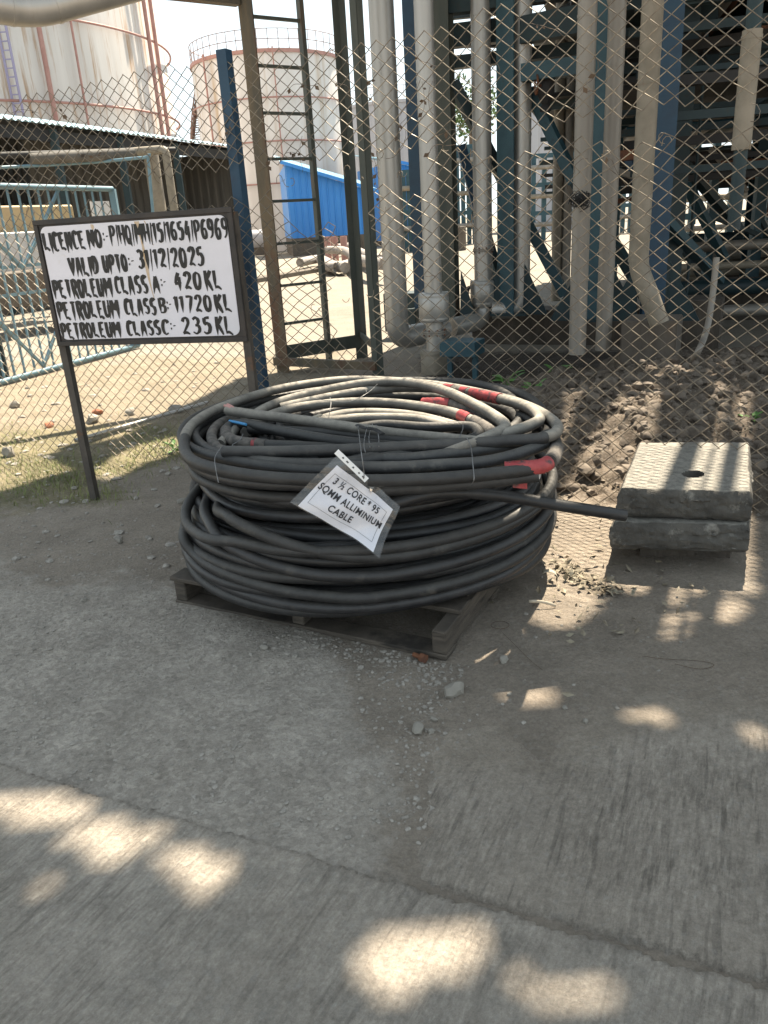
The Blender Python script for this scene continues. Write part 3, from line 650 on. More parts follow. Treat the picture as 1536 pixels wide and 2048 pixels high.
box_uv = [(.13,.25),(.88,.25),(.88,.86),(.13,.86),(.13,.25)]
for (ua, va), (ub, vb) in zip(box_uv[:-1], box_uv[1:]):
    ln.tube([psurf(ua+(ub-ua)*i/16, va+(vb-va)*i/16, .0008) for i in range(17)], .0006, 4)
ln.build('border_line', M['inkp'], pouch)
MB().tube(crom([at(716,852,.775), atY(722,900,2.50), atY(728,945,2.465), atY(727,958,2.46)], 6), .0016, 6).build('hanging_wire', M['wire'], pouch, smooth=60)

# ------------------------------------------------------------------ licence board
SA, SB = Vector((-1.777, 4.465, 0)), Vector((-.68, 4.17, 0))
sd = (SB-SA).normalized(); sn = Vector((sd.y, -sd.x, 0)); SWD = (SB-SA).length
ZB, ZT = .955, 1.598
sgn = thing('licence_board', (SA+SB)/2, 'white hand-lettered petroleum licence board in a black frame on two thin posts', 'sign')
def sp(u, v, k=0): return SA+sd*(u*SWD)+Z1*(ZT-(ZT-ZB)*v)+sn*k      # u right, v down
MB().box(sp(.5,.5,0), (SWD-.02, .004, ZT-ZB-.02), (sd, sn, Z1)).build('back_panel', M['frame'], sgn)
# white painted field with rounded corners
wf_ = MB(); m_ = .022; rr = .04; pts = []
for cx, cy, a0 in ((SWD-m_-rr, m_+rr, -90), (SWD-m_-rr, ZT-ZB-m_-rr, 0), (m_+rr, ZT-ZB-m_-rr, 90), (m_+rr, m_+rr, 180)):
    for k in range(7):
        a = rad(a0+15*k); pts.append((cx+rr*math.cos(a), cy+rr*math.sin(a)))
wf_.add([sp(x/SWD, y/(ZT-ZB), .0055) for x, y in pts]+[sp(x/SWD, y/(ZT-ZB), .002) for x, y in pts], [tuple(range(28))]+[(i, (i+1) % 28, 28+(i+1) % 28, 28+i) for i in range(28)])
panel = wf_.build('panel', M['sign'], sgn)
for v in (0, 1): MB().bar(sp(-.012, v, 0), sp(1.012, v, 0), .026, .022, tuple(sn)).build('frame_rail', M['frame'], sgn, bevel=.002)
for u in (0, 1): MB().bar(sp(u, .02, 0), sp(u, .98, 0), .026, .0215, tuple(sn)).build('frame_rail', M['frame'], sgn, bevel=.002)
for P in (SA, SB): 
    pb = MB(); c = P-sn*.014
    pb.bar(c+Z1*(-.05), c+Z1*(ZT-.01), .042, .006, tuple(sn)); pb.bar(c+sd*.018-sn*.018+Z1*(-.05), c+sd*.018-sn*.018+Z1*(ZT-.01), .006, .036, tuple(sn)); pb.build('post', M['post'], sgn)
# rust runs below the two bolts
M['rustrun'] = mat('rust_run', (.46,.31,.17), (.60,.49,.38), .7, 25)
for u0_, v0, v1, w0 in ((.535,.01,.62,.026),(.575,.01,.20,.010),(.30,.01,.10,.018)):
    n = 14; L_ = []; R_ = []
    for i in range(n+1):
        t = i/n; ww = w0*(1-.75*t)*(.8+.35*math.sin(9*t+u0_*40)); uc = u0_+.004*math.sin(6*t)+.03*t*(u0_ > .5)
        L_.append(sp(uc-ww/2, v0+.03+(v1-v0)*t, .0063)); R_.append(sp(uc+ww/2, v0+.03+(v1-v0)*t, .0063))
    rr_ = MB(); rr_.add(L_+R_, [(i, i+1, n+2+i, n+1+i) for i in range(n)]); rr_.build('rust_run', M['rustrun'], panel)
# brush lettering: strokes with drips that taper to a point (box 0..1 x 0..1, y down)
D = 1.12
G = {
 'L': [[(.12,0),(.12,1)],[(.12,.9),(.5,.9),(.95,1.05)]], 'I': [[(.5,0),(.5,D)]],
 'C': [[(.9,.2),(.7,.03),(.35,.05),(.15,.4),(.2,.8),(.5,.97),(.85,.9)]], 'E': [[(.15,0),(.15,1)],[(.15,.06),(.9,.04)],[(.15,.48),(.75,.46)],[(.15,.93),(.6,.93),(.95,1.05)]],
 'N': [[(.12,0),(.12,D)],[(.14,.02),(.82,.92)],[(.85,0),(.85,1)]], 'O': [[(.5,.03),(.2,.2),(.13,.6),(.35,.95),(.65,.95),(.87,.6),(.8,.2),(.5,.03)]],
 'P': [[(.15,0),(.15,D)],[(.15,.06),(.6,.04),(.88,.25),(.6,.52),(.2,.54)]], 'H': [[(.12,0),(.12,1)],[(.12,.5),(.86,.46)],[(.87,0),(.87,D)]],
 'Q': [[(.5,.03),(.2,.2),(.13,.6),(.35,.95),(.65,.95),(.87,.6),(.8,.2),(.5,.03)],[(.5,.7),(.95,1.15)]],
 'M': [[(.1,0),(.1,D)],[(.12,.02),(.48,.6)],[(.48,.6),(.86,.02)],[(.9,0),(.9,D)]], 'A': [[(.5,0),(.08,1.05)],[(.5,0),(.92,1.05)],[(.2,.62),(.8,.6)]],
 'D': [[(.15,0),(.15,1)],[(.12,.05),(.55,.05),(.88,.4),(.8,.8),(.45,.97),(.12,.95)]], 'V': [[(.08,0),(.5,1.08)],[(.92,0),(.5,1.08)]],
 'U': [[(.13,0),(.15,.7),(.35,.95),(.6,.93),(.84,.7),(.87,0)],[(.87,.3),(.87,1.08)]], 'T': [[(.05,.05),(.95,.04)],[(.5,.04),(.5,D)]],
 'R': [[(.15,0),(.15,D)],[(.15,.06),(.6,.04),(.86,.25),(.6,.5),(.2,.52)],[(.4,.52),(.92,1.1)]], 'S': [[(.88,.15),(.55,.02),(.2,.18),(.3,.42),(.7,.55),(.85,.78),(.55,.98),(.12,.88)]],
 'B': [[(.15,0),(.15,1)],[(.15,.05),(.65,.06),(.8,.25),(.5,.46),(.2,.47)],[(.3,.47),(.75,.55),(.88,.75),(.6,.96),(.12,.95)]], 'K': [[(.14,0),(.14,D)],[(.85,0),(.18,.55)],[(.3,.48),(.92,1.1)]],
 '0': [[(.5,.03),(.2,.2),(.15,.6),(.35,.95),(.65,.95),(.85,.6),(.8,.2),(.5,.03)]], '1': [[(.2,.2),(.55,.02)],[(.58,0),(.58,1.05)]],
 '2': [[(.15,.25),(.35,.04),(.7,.06),(.82,.3),(.5,.62),(.14,.93)],[(.14,.92),(.55,.88),(.92,.98)]], '3': [[(.15,.12),(.5,.02),(.82,.2),(.68,.42),(.4,.47)],[(.4,.47),(.78,.55),(.85,.8),(.5,.99),(.12,.88)]],
 '4': [[(.6,0),(.1,.62)],[(.08,.64),(.95,.6)],[(.68,.25),(.68,1.08)]], '5': [[(.85,.05),(.25,.05)],[(.25,.05),(.2,.45)],[(.2,.45),(.6,.38),(.86,.6),(.7,.92),(.35,1.0),(.1,.9)]],
 '6': [[(.8,.1),(.5,.03),(.22,.3),(.15,.7),(.4,.97),(.75,.9),(.85,.65),(.6,.45),(.22,.58)]], '7': [[(.1,.06),(.9,.05)],[(.88,.05),(.42,1.08)]],
 '9': [[(.8,.42),(.5,.55),(.18,.4),(.2,.12),(.5,.02),(.8,.15),(.82,.5),(.7,.838),(.3,1.0)]], '/': [[(.75,-.02),(.3,1.1)]], '-': [[(.1,.5),(.9,.47)]], ':': [[(.5,.28),(.5,.42)],[(.5,.62),(.5,.76)]],
}
TLp, TRp, BRp, BLp = (72,442),(465,425),(487,684),(118,684)
def u_of(x, y):                                       # photo column on the board -> board fraction (layout of the words only)
    v = (y-TLp[1])/(BLp[1]-TLp[1]); return (x-(TLp[0]+(BLp[0]-TLp[0])*v))/((TRp[0]+(BRp[0]-TRp[0])*v)-(TLp[0]+(BLp[0]-TLp[0])*v))
lr = random.Random(31)
def word(txt, x0, x1, yb, vt, vb):
    mb = MB(); ua, ub = u_of(x0, yb), u_of(x1, yb)
    wts = [{'I':.45,'/':.42,'1':.62,':':.45,'-':.6,'M':1.35}.get(c, 1) for c in txt]; tot = sum(wts); x = ua
    for ci, (c, wt) in enumerate(zip(txt, wts)):
        cw = (ub-ua)*wt/tot; g0 = x+cw*.09; gw = cw*.80; x += cw
        sy_, jx_, tl_ = lr.uniform(.95,1.06), lr.uniform(-.03,.03), lr.uniform(-.05,.05)
        for si, s in enumerate(G[c]):
            P = [Vector((a+jx_+tl_*(.5-b)+lr.uniform(-.02,.02), b*sy_+lr.uniform(-.012,.012), 0)) for a, b in s]; P = crom(P, 5) if len(P) > 2 else [P[0].lerp(P[1], i/6) for i in range(7)]
            th = lr.uniform(.9,1.12)*(.0172 if len(txt) > 12 else .0195) if c not in '/:-' else .0085
            n = len(P); L_, R_ = [], []; down = P[-1].y > .95 and len(s) == 2 and abs(P[-1].x-P[0].x) < .5
            for i, p in enumerate(P):
                d = (P[min(i+1, n-1)]-P[max(i-1, 0)]); dx_, dy_ = d.x*gw*SWD, d.y*(vb-vt)*(ZT-ZB); l = math.hypot(dx_, dy_) or 1
                t = i/(n-1); ww = th*(1 if t < .55 else 1-(t-.55)*(2.0 if down else 1.1))*(.92 if i == 0 else 1)
                if abs(dx_) > abs(dy_): ww *= .72
                ww = max(ww, .0015); ex, ey = -dy_/l*ww/2, dx_/l*ww/2
                cx_, cy_ = (g0+p.x*gw)*SWD, (vt+p.y*(vb-vt))*(ZT-ZB)
                k_ = .0070+.00025*si+.00002*ci
                L_.append(sp((cx_+ex)/SWD, (cy_+ey)/(ZT-ZB), k_)); R_.append(sp((cx_-ex)/SWD, (cy_-ey)/(ZT-ZB), k_))
            mb.add(L_+R_, [(i, i+1, n+i+1, n+i) for i in range(n-1)])
    mb.build('lettering', M['ink'], panel)
for args in (('LICENCE',87,176,470,.085,.225),('NO',180,212,470,.08,.215),(':-',212,226,468,.075,.205),('P/HQ/MH/15/1654/P6969',226,461,462,.06,.205),
             ('VALID',139,201,515,.29,.43),('UPTO',210,261,515,.285,.42),(':-',262,276,513,.28,.40),('31/12/2025',279,414,512,.26,.405),
             ('PETROLEUM',104,229,560,.465,.605),('CLASS',234,301,558,.46,.60),('A',308,326,556,.47,.60),(':-',326,338,556,.46,.58),('420',352,408,556,.45,.58),('KL',412,445,555,.445,.585),
             ('PETROLEUM',112,243,605,.645,.785),('CLASS',252,317,603,.645,.775),('B',321,338,603,.645,.77),(':-',337,348,602,.64,.76),('11720',351,426,600,.635,.76),('KL',430,464,598,.635,.77),
             ('PETROLEUM',121,246,655,.825,.95),('CLASS',257,326,654,.825,.945),('C',327,344,653,.825,.94),(':-',344,357,653,.82,.93),('235',365,426,652,.81,.94),('KL',431,466,650,.81,.945)):
    word(*args)

# ------------------------------------------------------------------ concrete slabs
def slab(name, zb, th, F0_, F1, B0, B1, label, hole=None, m='conc', grp=None, sd=0):
    nx_, ny_ = 84, 60; bm = bmesh.new(); top = {}
    U, V_ = np.meshgrid(np.linspace(0,1,nx_+1), np.linspace(0,1,ny_+1)); n1_ = fbm(U*9+sd, V_*7, 4, 60+sd); n2_ = fbm(U*34, V_*26+sd, 3, 63+sd)
    cor = lambda u, v: (Vector(F0_)*(1-u)+Vector(F1)*u)*(1-v)+(Vector(B0)*(1-u)+Vector(B1)*u)*v
    wd = (Vector(F1)-Vector(F0_)).length; dp = (Vector(B0)-Vector(F0_)).length
    for j in range(ny_+1):
        for i in range(nx_+1):
            u, v = i/nx_, j/ny_; p = cor(u, v); e = min(u*wd, (1-u)*wd, v*dp, (1-v)*dp)
            wv_ = .010+.028*max(0, n1_[j,i]-.35); z = zb+th-.022*max(0, 1-e/wv_)**1.6*(.4+1.2*n2_[j,i])+(n2_[j,i]-.5)*.004
            if hole:
                r2 = math.hypot((u-hole[0])*wd, (v-hole[1])*dp)/.042
                z -= .075*float(sstep(1.08, .92, r2)) if r2 < 1.1 else 0
            top[i, j] = bm.verts.new((p.x, p.y, z))
    for j in range(ny_):
        for i in range(nx_): bm.faces.new((top[i,j], top[i+1,j], top[i+1,j+1], top[i,j+1]))
    loop = [(i,0) for i in range(nx_)]+[(nx_,j) for j in range(ny_)]+[(i,ny_) for i in range(nx_,0,-1)]+[(0,j) for j in range(ny_,0,-1)]
    cen = cor(.5,.5); prev = [top[k] for k in loop]; NL = 12; tt = np.arange(len(loop))/9.0
    for lv in range(1, NL+1):
        cur = []; f = lv/NL
        rg = fbm(tt, np.full(len(loop), lv*.55+sd), 3, 70+sd)-.5; rl = fbm(tt*3.1, np.full(len(loop), lv*1.3+sd), 2, 75+sd)-.5
        for a, k in enumerate(loop):
            p = top[k].co; d = Vector((p.x-cen.x, p.y-cen.y, 0)).normalized(); o_ = .022*rg[a]+.012*rl[a]+.006*math.sin(math.pi*f)-(.012*max(0, f-.85)/.15)
            cur.append(bm.verts.new((p.x+d.x*o_, p.y+d.y*o_, zb+(p.z-zb)*(1-f)+(.008*(rl[a]+.4)*(f > .8)))))
        for a in range(len(loop)):
            b = (a+1) % len(loop); bm.faces.new((prev[a], cur[a], cur[b], prev[b]))
        prev = cur
    bm.faces.new(prev); bmesh.ops.recalc_face_normals(bm, faces=bm.faces)
    me = bpy.data.meshes.new(name); bm.to_mesh(me); bm.free(); me.polygons.foreach_set('use_smooth', [True]*len(me.polygons)); me.set_sharp_from_angle(angle=rad(50))
    o = bpy.data.objects.new(name, me); COL.objects.link(o); me.materials.append(M[m]); tag(o, label, 'slab', grp)
    return o
g_ = 'stacked concrete slabs by the fence'
z3, z2, z1_ = .095, .225, .36
slab('concrete_slab', z2+.002, .135, at(1237,978,.36), at(1506,986,.36), at(1277,884,.36), at(1501,884,.36), 'upper grey concrete slab with a round lifting hole and shadow stripes', (.545,.30), grp=g_, sd=1)
slab('concrete_slab', z3+.002, .128, at(1222,1045,.225), at(1500,1052,.225), at(1262,935,.225), at(1500,930,.225), 'lower rough concrete slab sandwiched under the slab with the hole', grp=g_, sd=4)
slab('footing_block', -.03, .124, at(1285,1075,.09), at(1462,1078,.09), at(1295,1010,.09), at(1480,1005,.09), 'dark recessed concrete footing under the two stacked slabs', m='concdk')

# ------------------------------------------------------------------ chain-link fence
fence = thing('chain_link_fence', fen(-1), 'rusty chain link fence of two overlapping mesh strips, torn open by the ladder', 'fence')
DW, DH = .087, .0725
def mesh_strip(s0, s1, z0, z1, seed, warp, hole=None, name='mesh_panel', r=.0023, extra=None):
    g = random.Random(seed); mb = MB(); cols = int((s1-s0)/DW*2)
    for c in range(cols):                             # one zig-zag wire between half-columns c and c+1
        sa = s0+c*DW/2; rows = int((z1-z0)/(DH/2)); run = []
        for k in range(rows+1):
            side = (k+c) % 2; s = sa+side*DW/2; z = z0+k*DH/2
            if c % 2 != 0: pass
            run.append((s, z, (1 if side else -1)))
        path = []
        for (s, z, sg_) in run:
            ds, dz, dn_ = warp(s, z)
            if hole and hole(s, z, g):
                if len(path) > 2: mb.tube(path, r, 5)
                path = []; continue
            p = fen(s+ds+g.uniform(-.0016,.0016), max(z+dz+g.uniform(-.0015,.0015), -.02), dn_+sg_*.0022)
            if path:                                   # slight knuckle at the crossing
                q = path[-1]; path.append(q.lerp(p, .12)+(p-q).cross(FN).normalized()*.0); path.append(q.lerp(p, .88))
            path.append(p)
        if len(path) > 2: mb.tube(path, r, 5)
    if extra: extra(mb)
    return mb.build(name, M['mesh'], fence, smooth=60)
def warp_up(s, z):
    e = max(0, 1-(z-1.80)/.25)
    return (.012*math.sin(3.1*s+2*z), .018*math.sin(2.3*s)+.035*math.sin(.9*s+1)*1+e*.02*math.sin(17*s), .02*math.sin(2*s)+.02*math.sin(3*z)+.012)
def warp_lo(s, z):
    t = math.exp(-((s+1.25)/.30)**2)*max(0, min(1, (z-.6)/.6)); e = max(0, (z-1.35)/.4)
    return (.014*math.sin(2.7*s+3*z)+t*.05*math.sin(9*z+4*s), .012*math.sin(2.1*s+2*z)-t*.10*max(0,(z-.9))+e*.03*math.sin(11*s+1)+.02*math.sin(1.3*s), .03*math.sin(1.7*s+2.0*z)+t*.05*math.sin(13*s)-.01)
def hole_lo(s, z, g):
    a = ((s+1.13)/.13)**2+((z-1.27)/.36)**2
    b = (abs(s+1.28) < .30 and z > 1.58+.06*math.sin(23*s))
    return a < 1+.3*math.sin(9*z) or b or ((z > 1.70+.03*math.sin(19*s) and s < -.7) ) or g.random() < .0012
mesh_strip(-5.4, 3.2, 1.80, 2.45, 1, warp_up, lambda s, z, g: z > 2.40+.03*math.sin(1.7*s) or z < 1.812+.012*math.sin(8*s))
def curls(mb):                                       # curled wire ends round the tear and along the lap
    g = random.Random(4)
    for k in range(34):
        s = g.uniform(-1.6, 1.1) if k > 12 else g.uniform(-1.5, -.9); z = g.uniform(1.70,1.83) if k > 12 else g.uniform(.98, 1.64); a = g.uniform(0, 6.3); R_ = g.uniform(.008,.022)
        mb.tube([fen(s+R_*math.cos(a+t*.7)*(1+.2*t), z+R_*math.sin(a+t*.7)*(1+.3*t), .01+.006*t) for t in range(6)], .0018, 5)
mesh_strip(-5.4, 3.2, .015, 1.80, 2, warp_lo, hole_lo, extra=curls)
g = random.Random(4)
pb = MB(); c = fen(-1.852, 0, .03)
pb.bar(c+Vector((0,0,-.05)), c+Vector((0,0,2.42)), .064, .008, tuple(FN)); pb.bar(c+FD*.028+FN*.03+Vector((0,0,-.05)), c+FD*.028+FN*.03+Vector((0,0,2.42)), .008, .052, tuple(FN))
pb.build('post', M['blue'], fence)
pb = MB(); c = fen(-4.6, 0, .03); pb.bar(c, c+Vector((0,0,2.4)), .06, .05, tuple(FN)); pb.build('post', M['blue'], fence)
vine = MB(); vl = MB()
for k in range(46):
    s = g.uniform(-3.6,.3) if k % 3 else g.uniform(-1.0,.2); z = g.uniform(1.7,2.42) if k % 4 else g.uniform(.5,1.7); p = fen(s, z, -.008); pts = [p]; d = Vector((g.uniform(-.6,.6), g.uniform(-.2,.2), g.uniform(-1,.3)))
    for t in range(7):
        d = (d+Vector((g.uniform(-.6,.6), g.uniform(-.25,.25), g.uniform(-.5,.35)))).normalized(); pts.append(pts[-1]+d*.028)
    vine.tube(crom(pts, 3), .0011, 4)
    if k % 2:
        for t in range(g.randint(1,4)):
            q = pts[g.randint(1,6)]; a = Vector((g.uniform(-1,1), g.uniform(-.4,.4), g.uniform(-1,-.1))).normalized(); b = a.cross(Vector((g.random(),1,g.random()))).normalized(); L_ = g.uniform(.015,.038)
            vl.add([q, q+a*L_*.5+b*L_*.3+FN*.004, q+a*L_, q+a*L_*.5-b*L_*.3-FN*.004], [(0,1,2),(0,2,3)])
vt = thing('dead_vine', fen(-1,2.2), 'withered brown vine tangled in the upper mesh of the fence', 'vine')
tag(vine.build('stem', M['vine'], vt), kind='stuff'); tag(vl.build('leaf', M['vine'], vt), kind='stuff')

# ------------------------------------------------------------------ ladder tower
PA, PB_, PC = at(555,745), at(724,716), at(757,752)
lt = thing('ladder_tower', (PA+PB_+PC)/3, 'rusty olive angle-iron tower with a caged-off ladder behind the torn fence', 'ladder')
def angle(name, p, q, w, d1, d2, m, parent, t=.008):
    mb = MB(); d1 = Vector(d1).normalized(); d2 = Vector(d2).normalized(); p, q = Vector(p), Vector(q)
    ax = (q-p).normalized(); L_ = (q-p).length; c = (p+q)/2
    mb.box(c+d1*(w/2), (L_, w, t), (ax, d1, ax.cross(d1))); mb.box(c+d2*(w/2+t/2)+d1*0, (L_, w, t), (ax, d2, ax.cross(d2)))
    return mb.build(name, M[m], parent)
dAB = (PB_-PA); dAB.z = 0; dAC = PC-PA; dAC.z = 0
uAB, uAC = dAB.normalized(), dAC.normalized()
ZT_ = Vector((0,0,5.4))
for p, a, b, w_, m in ((PA, uAB, uAC, .15, 'rusto'), (PB_, -uAB, uAC, .075, 'olive'), (PC, -uAC, uAB, .065, 'olive')):
    angle('post', p, p+ZT_, w_, a, b, m, lt)
def prj(p):
    d = Vector(p)-CP; wz = d.dot(fw); return 768+F*d.dot(rt)/wz, 1024-F*d.dot(up)/wz
def zAt(p, y):                                        # height on the vertical through p that the photo shows at row y
    lo, hi = -1, 8
    for _ in range(40):
        mid = (lo+hi)/2
        if prj((p.x, p.y, mid))[1] > y: lo = mid
        else: hi = mid
    return lo
ps = PA+dAB*.60
MB().bar(ps, ps+ZT_, .075, .045, tuple(uAB)).build('stile', M['olive'], lt)
for k, yl in enumerate((-190,-75,33,131,226,318,403,488,572,648)):
    z = zAt(PA+uAB*.14, yl); MB().bar(PA+uAB*.06+Z1*z, ps+Z1*z, .035, .028).build('rung', M['olive'], lt)
z = zAt(PA, 708); MB().bar(PA+Z1*z+uAB*.02, PB_+Z1*z, .02, .15).build('tie_beam', M['olive'], lt)
z = zAt(PA, 722); MB().bar(PA+Z1*z-uAB*.02, PC+Z1*(z-.02)-uAB*.02, .06, .085).build('tie_beam', M['rusto'], lt)
z = zAt(PB_, 668); MB().bar(PB_+Z1*z, PC+Z1*z, .02, .07).build('tie_beam', M['olive'], lt)
z = zAt(PA, -8); MB().bar(PA+Z1*z, PA+Z1*z-uAB*2.6, .10, .16).build('top_beam', M['rusto'], lt)

# ------------------------------------------------------------------ insulated pipes
def pipe(path, r, label, bands=(), m='clad', n=20, extra=None, smooth_=True, grp='insulated pipes behind the fence'):
    t = thing('insulated_pipe', tuple(path[0]), label, 'pipe', grp)
    MB().tube(path, r, n).build('cladding', M[m], t, smooth=50)
    for (p, d) in bands:
        d = Vector(d).normalized(); MB().tube([Vector(p)-d*.012, Vector(p)+d*.012], r+.004, n).build('band', M[m], t, smooth=50)
    return t
def vert(px_, py_, Y, z1=5.35): p = atY(px_, py_, Y); return p, Vector((p.x, p.y, z1))
def elbow(a, c, b, k=.3, n=6):                       # a -> corner c -> b
    a, c, b = Vector(a), Vector(c), Vector(b); p = c+(a-c).normalized()*k; q = c+(b-c).normalized()*k
    return [a]+[(p*(1-t)+c*t)*(1-t)+(c*(1-t)+q*t)*t for t in [i/n for i in range(n+1)]]+[b]
UPZ = (0,0,1)
def bands_on(p, ys): return [((p.x, p.y, zAt(p, y)), UPZ) for y in ys]
b1 = at(796,678,.30); b3 = at(968,640,.34); t1 = Vector((b1.x, b1.y, 5.35)); t3 = Vector((b3.x, b3.y, 5.35))
R1 = .115
pth = [t1]+elbow(t1, b1, b3, .24)[1:-1]+[b3]
pt = pipe(elbow(t1, b1, b1.lerp(b3, .52), .16), R1+.005, 'leftmost silver pipe, which bends away at its foot beside the ladder tower', bands_on(b1, (-90, 272, 560)))
pt3 = pipe(elbow(t3, b3, b3.lerp(b1, .40), .20), .105, 'silver pipe with one wide collar and an elbow at its foot', bands_on(b3, (208, 30)))
zc0, zc1 = zAt(b3, 612), zAt(b3, 560); MB().tube([(b3.x,b3.y,zc0),(b3.x,b3.y,zc1)], .155, 20).build('collar', M['clad'], pt3, smooth=50, bevel=.006)
for zz in (zc0+.04, zc1-.04): MB().tube([(b3.x,b3.y,zz-.01),(b3.x,b3.y,zz+.01)], .158, 20).build('band', M['clad'], pt3, smooth=50)
b2 = at(872,745,.0); b2t = Vector((b2.x, b2.y, 5.35))
pt2 = pipe([b2+Z1*.02, b2t], .088, 'silver pipe with two wide collars standing straight behind the coil', bands_on(b2, (163, -60)), 'clad')
for ya, yb, m in ((642,585,'clad'),(762,700,'tan')):
    za, zb = zAt(b2, ya), zAt(b2, yb); MB().tube([(b2.x,b2.y,za),(b2.x,b2.y,zb)], .153, 22).build('collar', M[m], pt2, smooth=50, bevel=.006)
    for zz in (za+.03, zb-.03): MB().tube([(b2.x,b2.y,zz-.009),(b2.x,b2.y,zz+.009)], .156, 22).build('band', M[m], pt2, smooth=50)
for pb_l, yy, rr__, par in ((b2, 664, .125, pt2), (b3, 500, .118, pt3)):
    z0 = zAt(pb_l, yy); MB().tube([(pb_l.x,pb_l.y,z0-.016),(pb_l.x,pb_l.y,z0-.002)], rr__, 20).build('flange', M['cladd'], par, smooth=40); MB().tube([(pb_l.x,pb_l.y,z0+.002),(pb_l.x,pb_l.y,z0+.016)], rr__, 20).build('flange', M['cladd'], par, smooth=40)
    for q in range(8): a_ = q*.785+.2; MB().tube([(pb_l.x+(rr__-.012)*math.cos(a_), pb_l.y+(rr__-.012)*math.sin(a_), z0-.032), (pb_l.x+(rr__-.012)*math.cos(a_), pb_l.y+(rr__-.012)*math.sin(a_), z0+.032)], .009, 6).build('bolt', M['rust'], par)
b4 = at(1042,618,.46); e4 = at(985,620,.46)
pipe(elbow(Vector((b4.x,b4.y,5.35)), b4, e4, .14), .100, 'silver pipe that turns left above the ground behind a collared pipe', bands_on(b4, (80, 270)))
def simple(px0, py0, Y, r, label, ys, m='cladd', zt=5.35, grp='insulated pipes behind the fence'):
    p, q = vert(px0, py0, Y, zt); return pipe([p, q], r, label, bands_on(p, ys), m, grp=grp), p
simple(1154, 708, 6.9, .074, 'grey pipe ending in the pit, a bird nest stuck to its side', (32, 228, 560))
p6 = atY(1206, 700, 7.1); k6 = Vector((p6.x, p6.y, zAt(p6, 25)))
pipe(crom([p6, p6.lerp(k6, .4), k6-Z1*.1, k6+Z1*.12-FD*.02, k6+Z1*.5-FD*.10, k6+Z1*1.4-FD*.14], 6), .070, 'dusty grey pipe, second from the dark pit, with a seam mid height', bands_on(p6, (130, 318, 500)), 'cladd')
p7b, p7k = atY(1320, 640, 6.4), atY(1276, 535, 6.5); p7t = Vector((p7k.x, p7k.y, 5.35))
pipe([p7t]+elbow(p7t, p7k, p7b, .10)[1:-1]+[p7b+Vector((.0,0,-.03))], .078, 'beige pipe that kinks sideways above a concrete plinth', bands_on(p7k, (165, 350, 520)), 'tan')
p8 = atY(1482, 300, 5.7); t8 = pipe([p8, Vector((p8.x, p8.y, zAt(p8, 60)))], .062, 'short tan lagged pipe hanging at the far right of the fence', bands_on(p8, (75,)), 'tan')
MB().tube([Vector((p8.x,p8.y,zAt(p8,460))), p8], .045, 14).build('lower_pipe', M['tealdk'], t8, smooth=50)
ptop = Vector((p8.x,p8.y,3.2)); MB().tube(elbow(Vector((p8.x,p8.y,zAt(p8,62))), ptop, ptop+Vector((3,.4,0)), .12), .05, 14).build('upper_pipe', M['tealdk'], t8, smooth=50)
for px_, yb, m, lab in ((1112,555,'tan','thin tan pipe farther back between two large grey pipes'),(1131,540,'cladd','thin grey pipe farther back with a dark joint half way')):
    p, q = vert(px_, yb, 10.6, 4.3); pipe([p-Z1*.3, q], .062, lab, bands_on(p, (390, 300)), m)
nest = MB(); pn = atY(1160, 400, 6.75); g = random.Random(9)
for k in range(150):
    d = Vector((g.gauss(0,1), g.gauss(0,1), g.gauss(0,.7))).normalized(); c = pn+d*g.uniform(.02,.085); a = d.cross(Vector((g.gauss(0,1),g.gauss(0,1),g.gauss(0,1)))).normalized()
    nest.bar(c-a*.04, c+a*.04+d*.01, .004, .004)
tag(nest.build('bird_nest', M['black'], None), 'dark scruffy bird nest stuck between two grey pipes', 'nest')

# three overhead pipes added above the slabs to stripe them with shade
AZD = Vector((math.sin(AZ), math.cos(AZ), 0))
for xa, xb, lab in ((1340,1387,'thickest of the overhead pipes added to stripe the slabs with shade'),(1413,1421,'thinnest of the overhead pipes added to stripe the slabs with shade'),(1442,1477,'middle-sized overhead pipe added to stripe the slabs with shade')):
    p, q = at(xa, 935, .36), at(xb, 935, .36); c = (p+q)/2; r_ = abs((q-p).dot(Vector((AZD.y,-AZD.x,0))))/2; zz = 3.25 if r_ > .02 else 2.95
    c = c+Vector((SH.x, SH.y, 0))*(zz-.36); c.z = zz; pipe([c-AZD*.9, c+AZD*1.4], r_, lab, [(c, AZD)], 'cladd', 14, grp='overhead pipes added for shade stripes')

# ------------------------------------------------------------------ pipe rack
rk = thing('pipe_rack', at(1160,640), 'blue and teal steel pipe rack of columns, braces and crowded trays behind the pipes', 'steel rack')
def column(px_, yb, Y, w, h, m, zt=5.45, face=None, plate=True):
    p = atY(px_, yb, Y); p.z = max(p.z, -.3); mb = MB(); mb.ibeam(p, (p.x,p.y,zt), w, h, face or tuple(FD), .014); mb.build('column', M[m], rk)
    if plate: MB().box((p.x,p.y,p.z+.012), (w+.16, h+.16, .024), (FD, FN, Z1)).build('base_plate', M['tealdk'], rk)
    return p
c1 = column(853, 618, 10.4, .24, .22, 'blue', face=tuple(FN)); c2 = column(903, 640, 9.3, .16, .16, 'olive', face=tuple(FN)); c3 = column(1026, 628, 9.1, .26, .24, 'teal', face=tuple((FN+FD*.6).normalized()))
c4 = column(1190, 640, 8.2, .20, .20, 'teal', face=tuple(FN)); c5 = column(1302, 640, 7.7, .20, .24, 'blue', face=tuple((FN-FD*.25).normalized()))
def brace(a, b, Ya, Yb, w=.13, h=.09, m='tealdk', name='brace'):
    p, q = atY(*a, Ya), atY(*b, Yb); return MB().bar(p, q, w, h).build(name, M[m], rk)
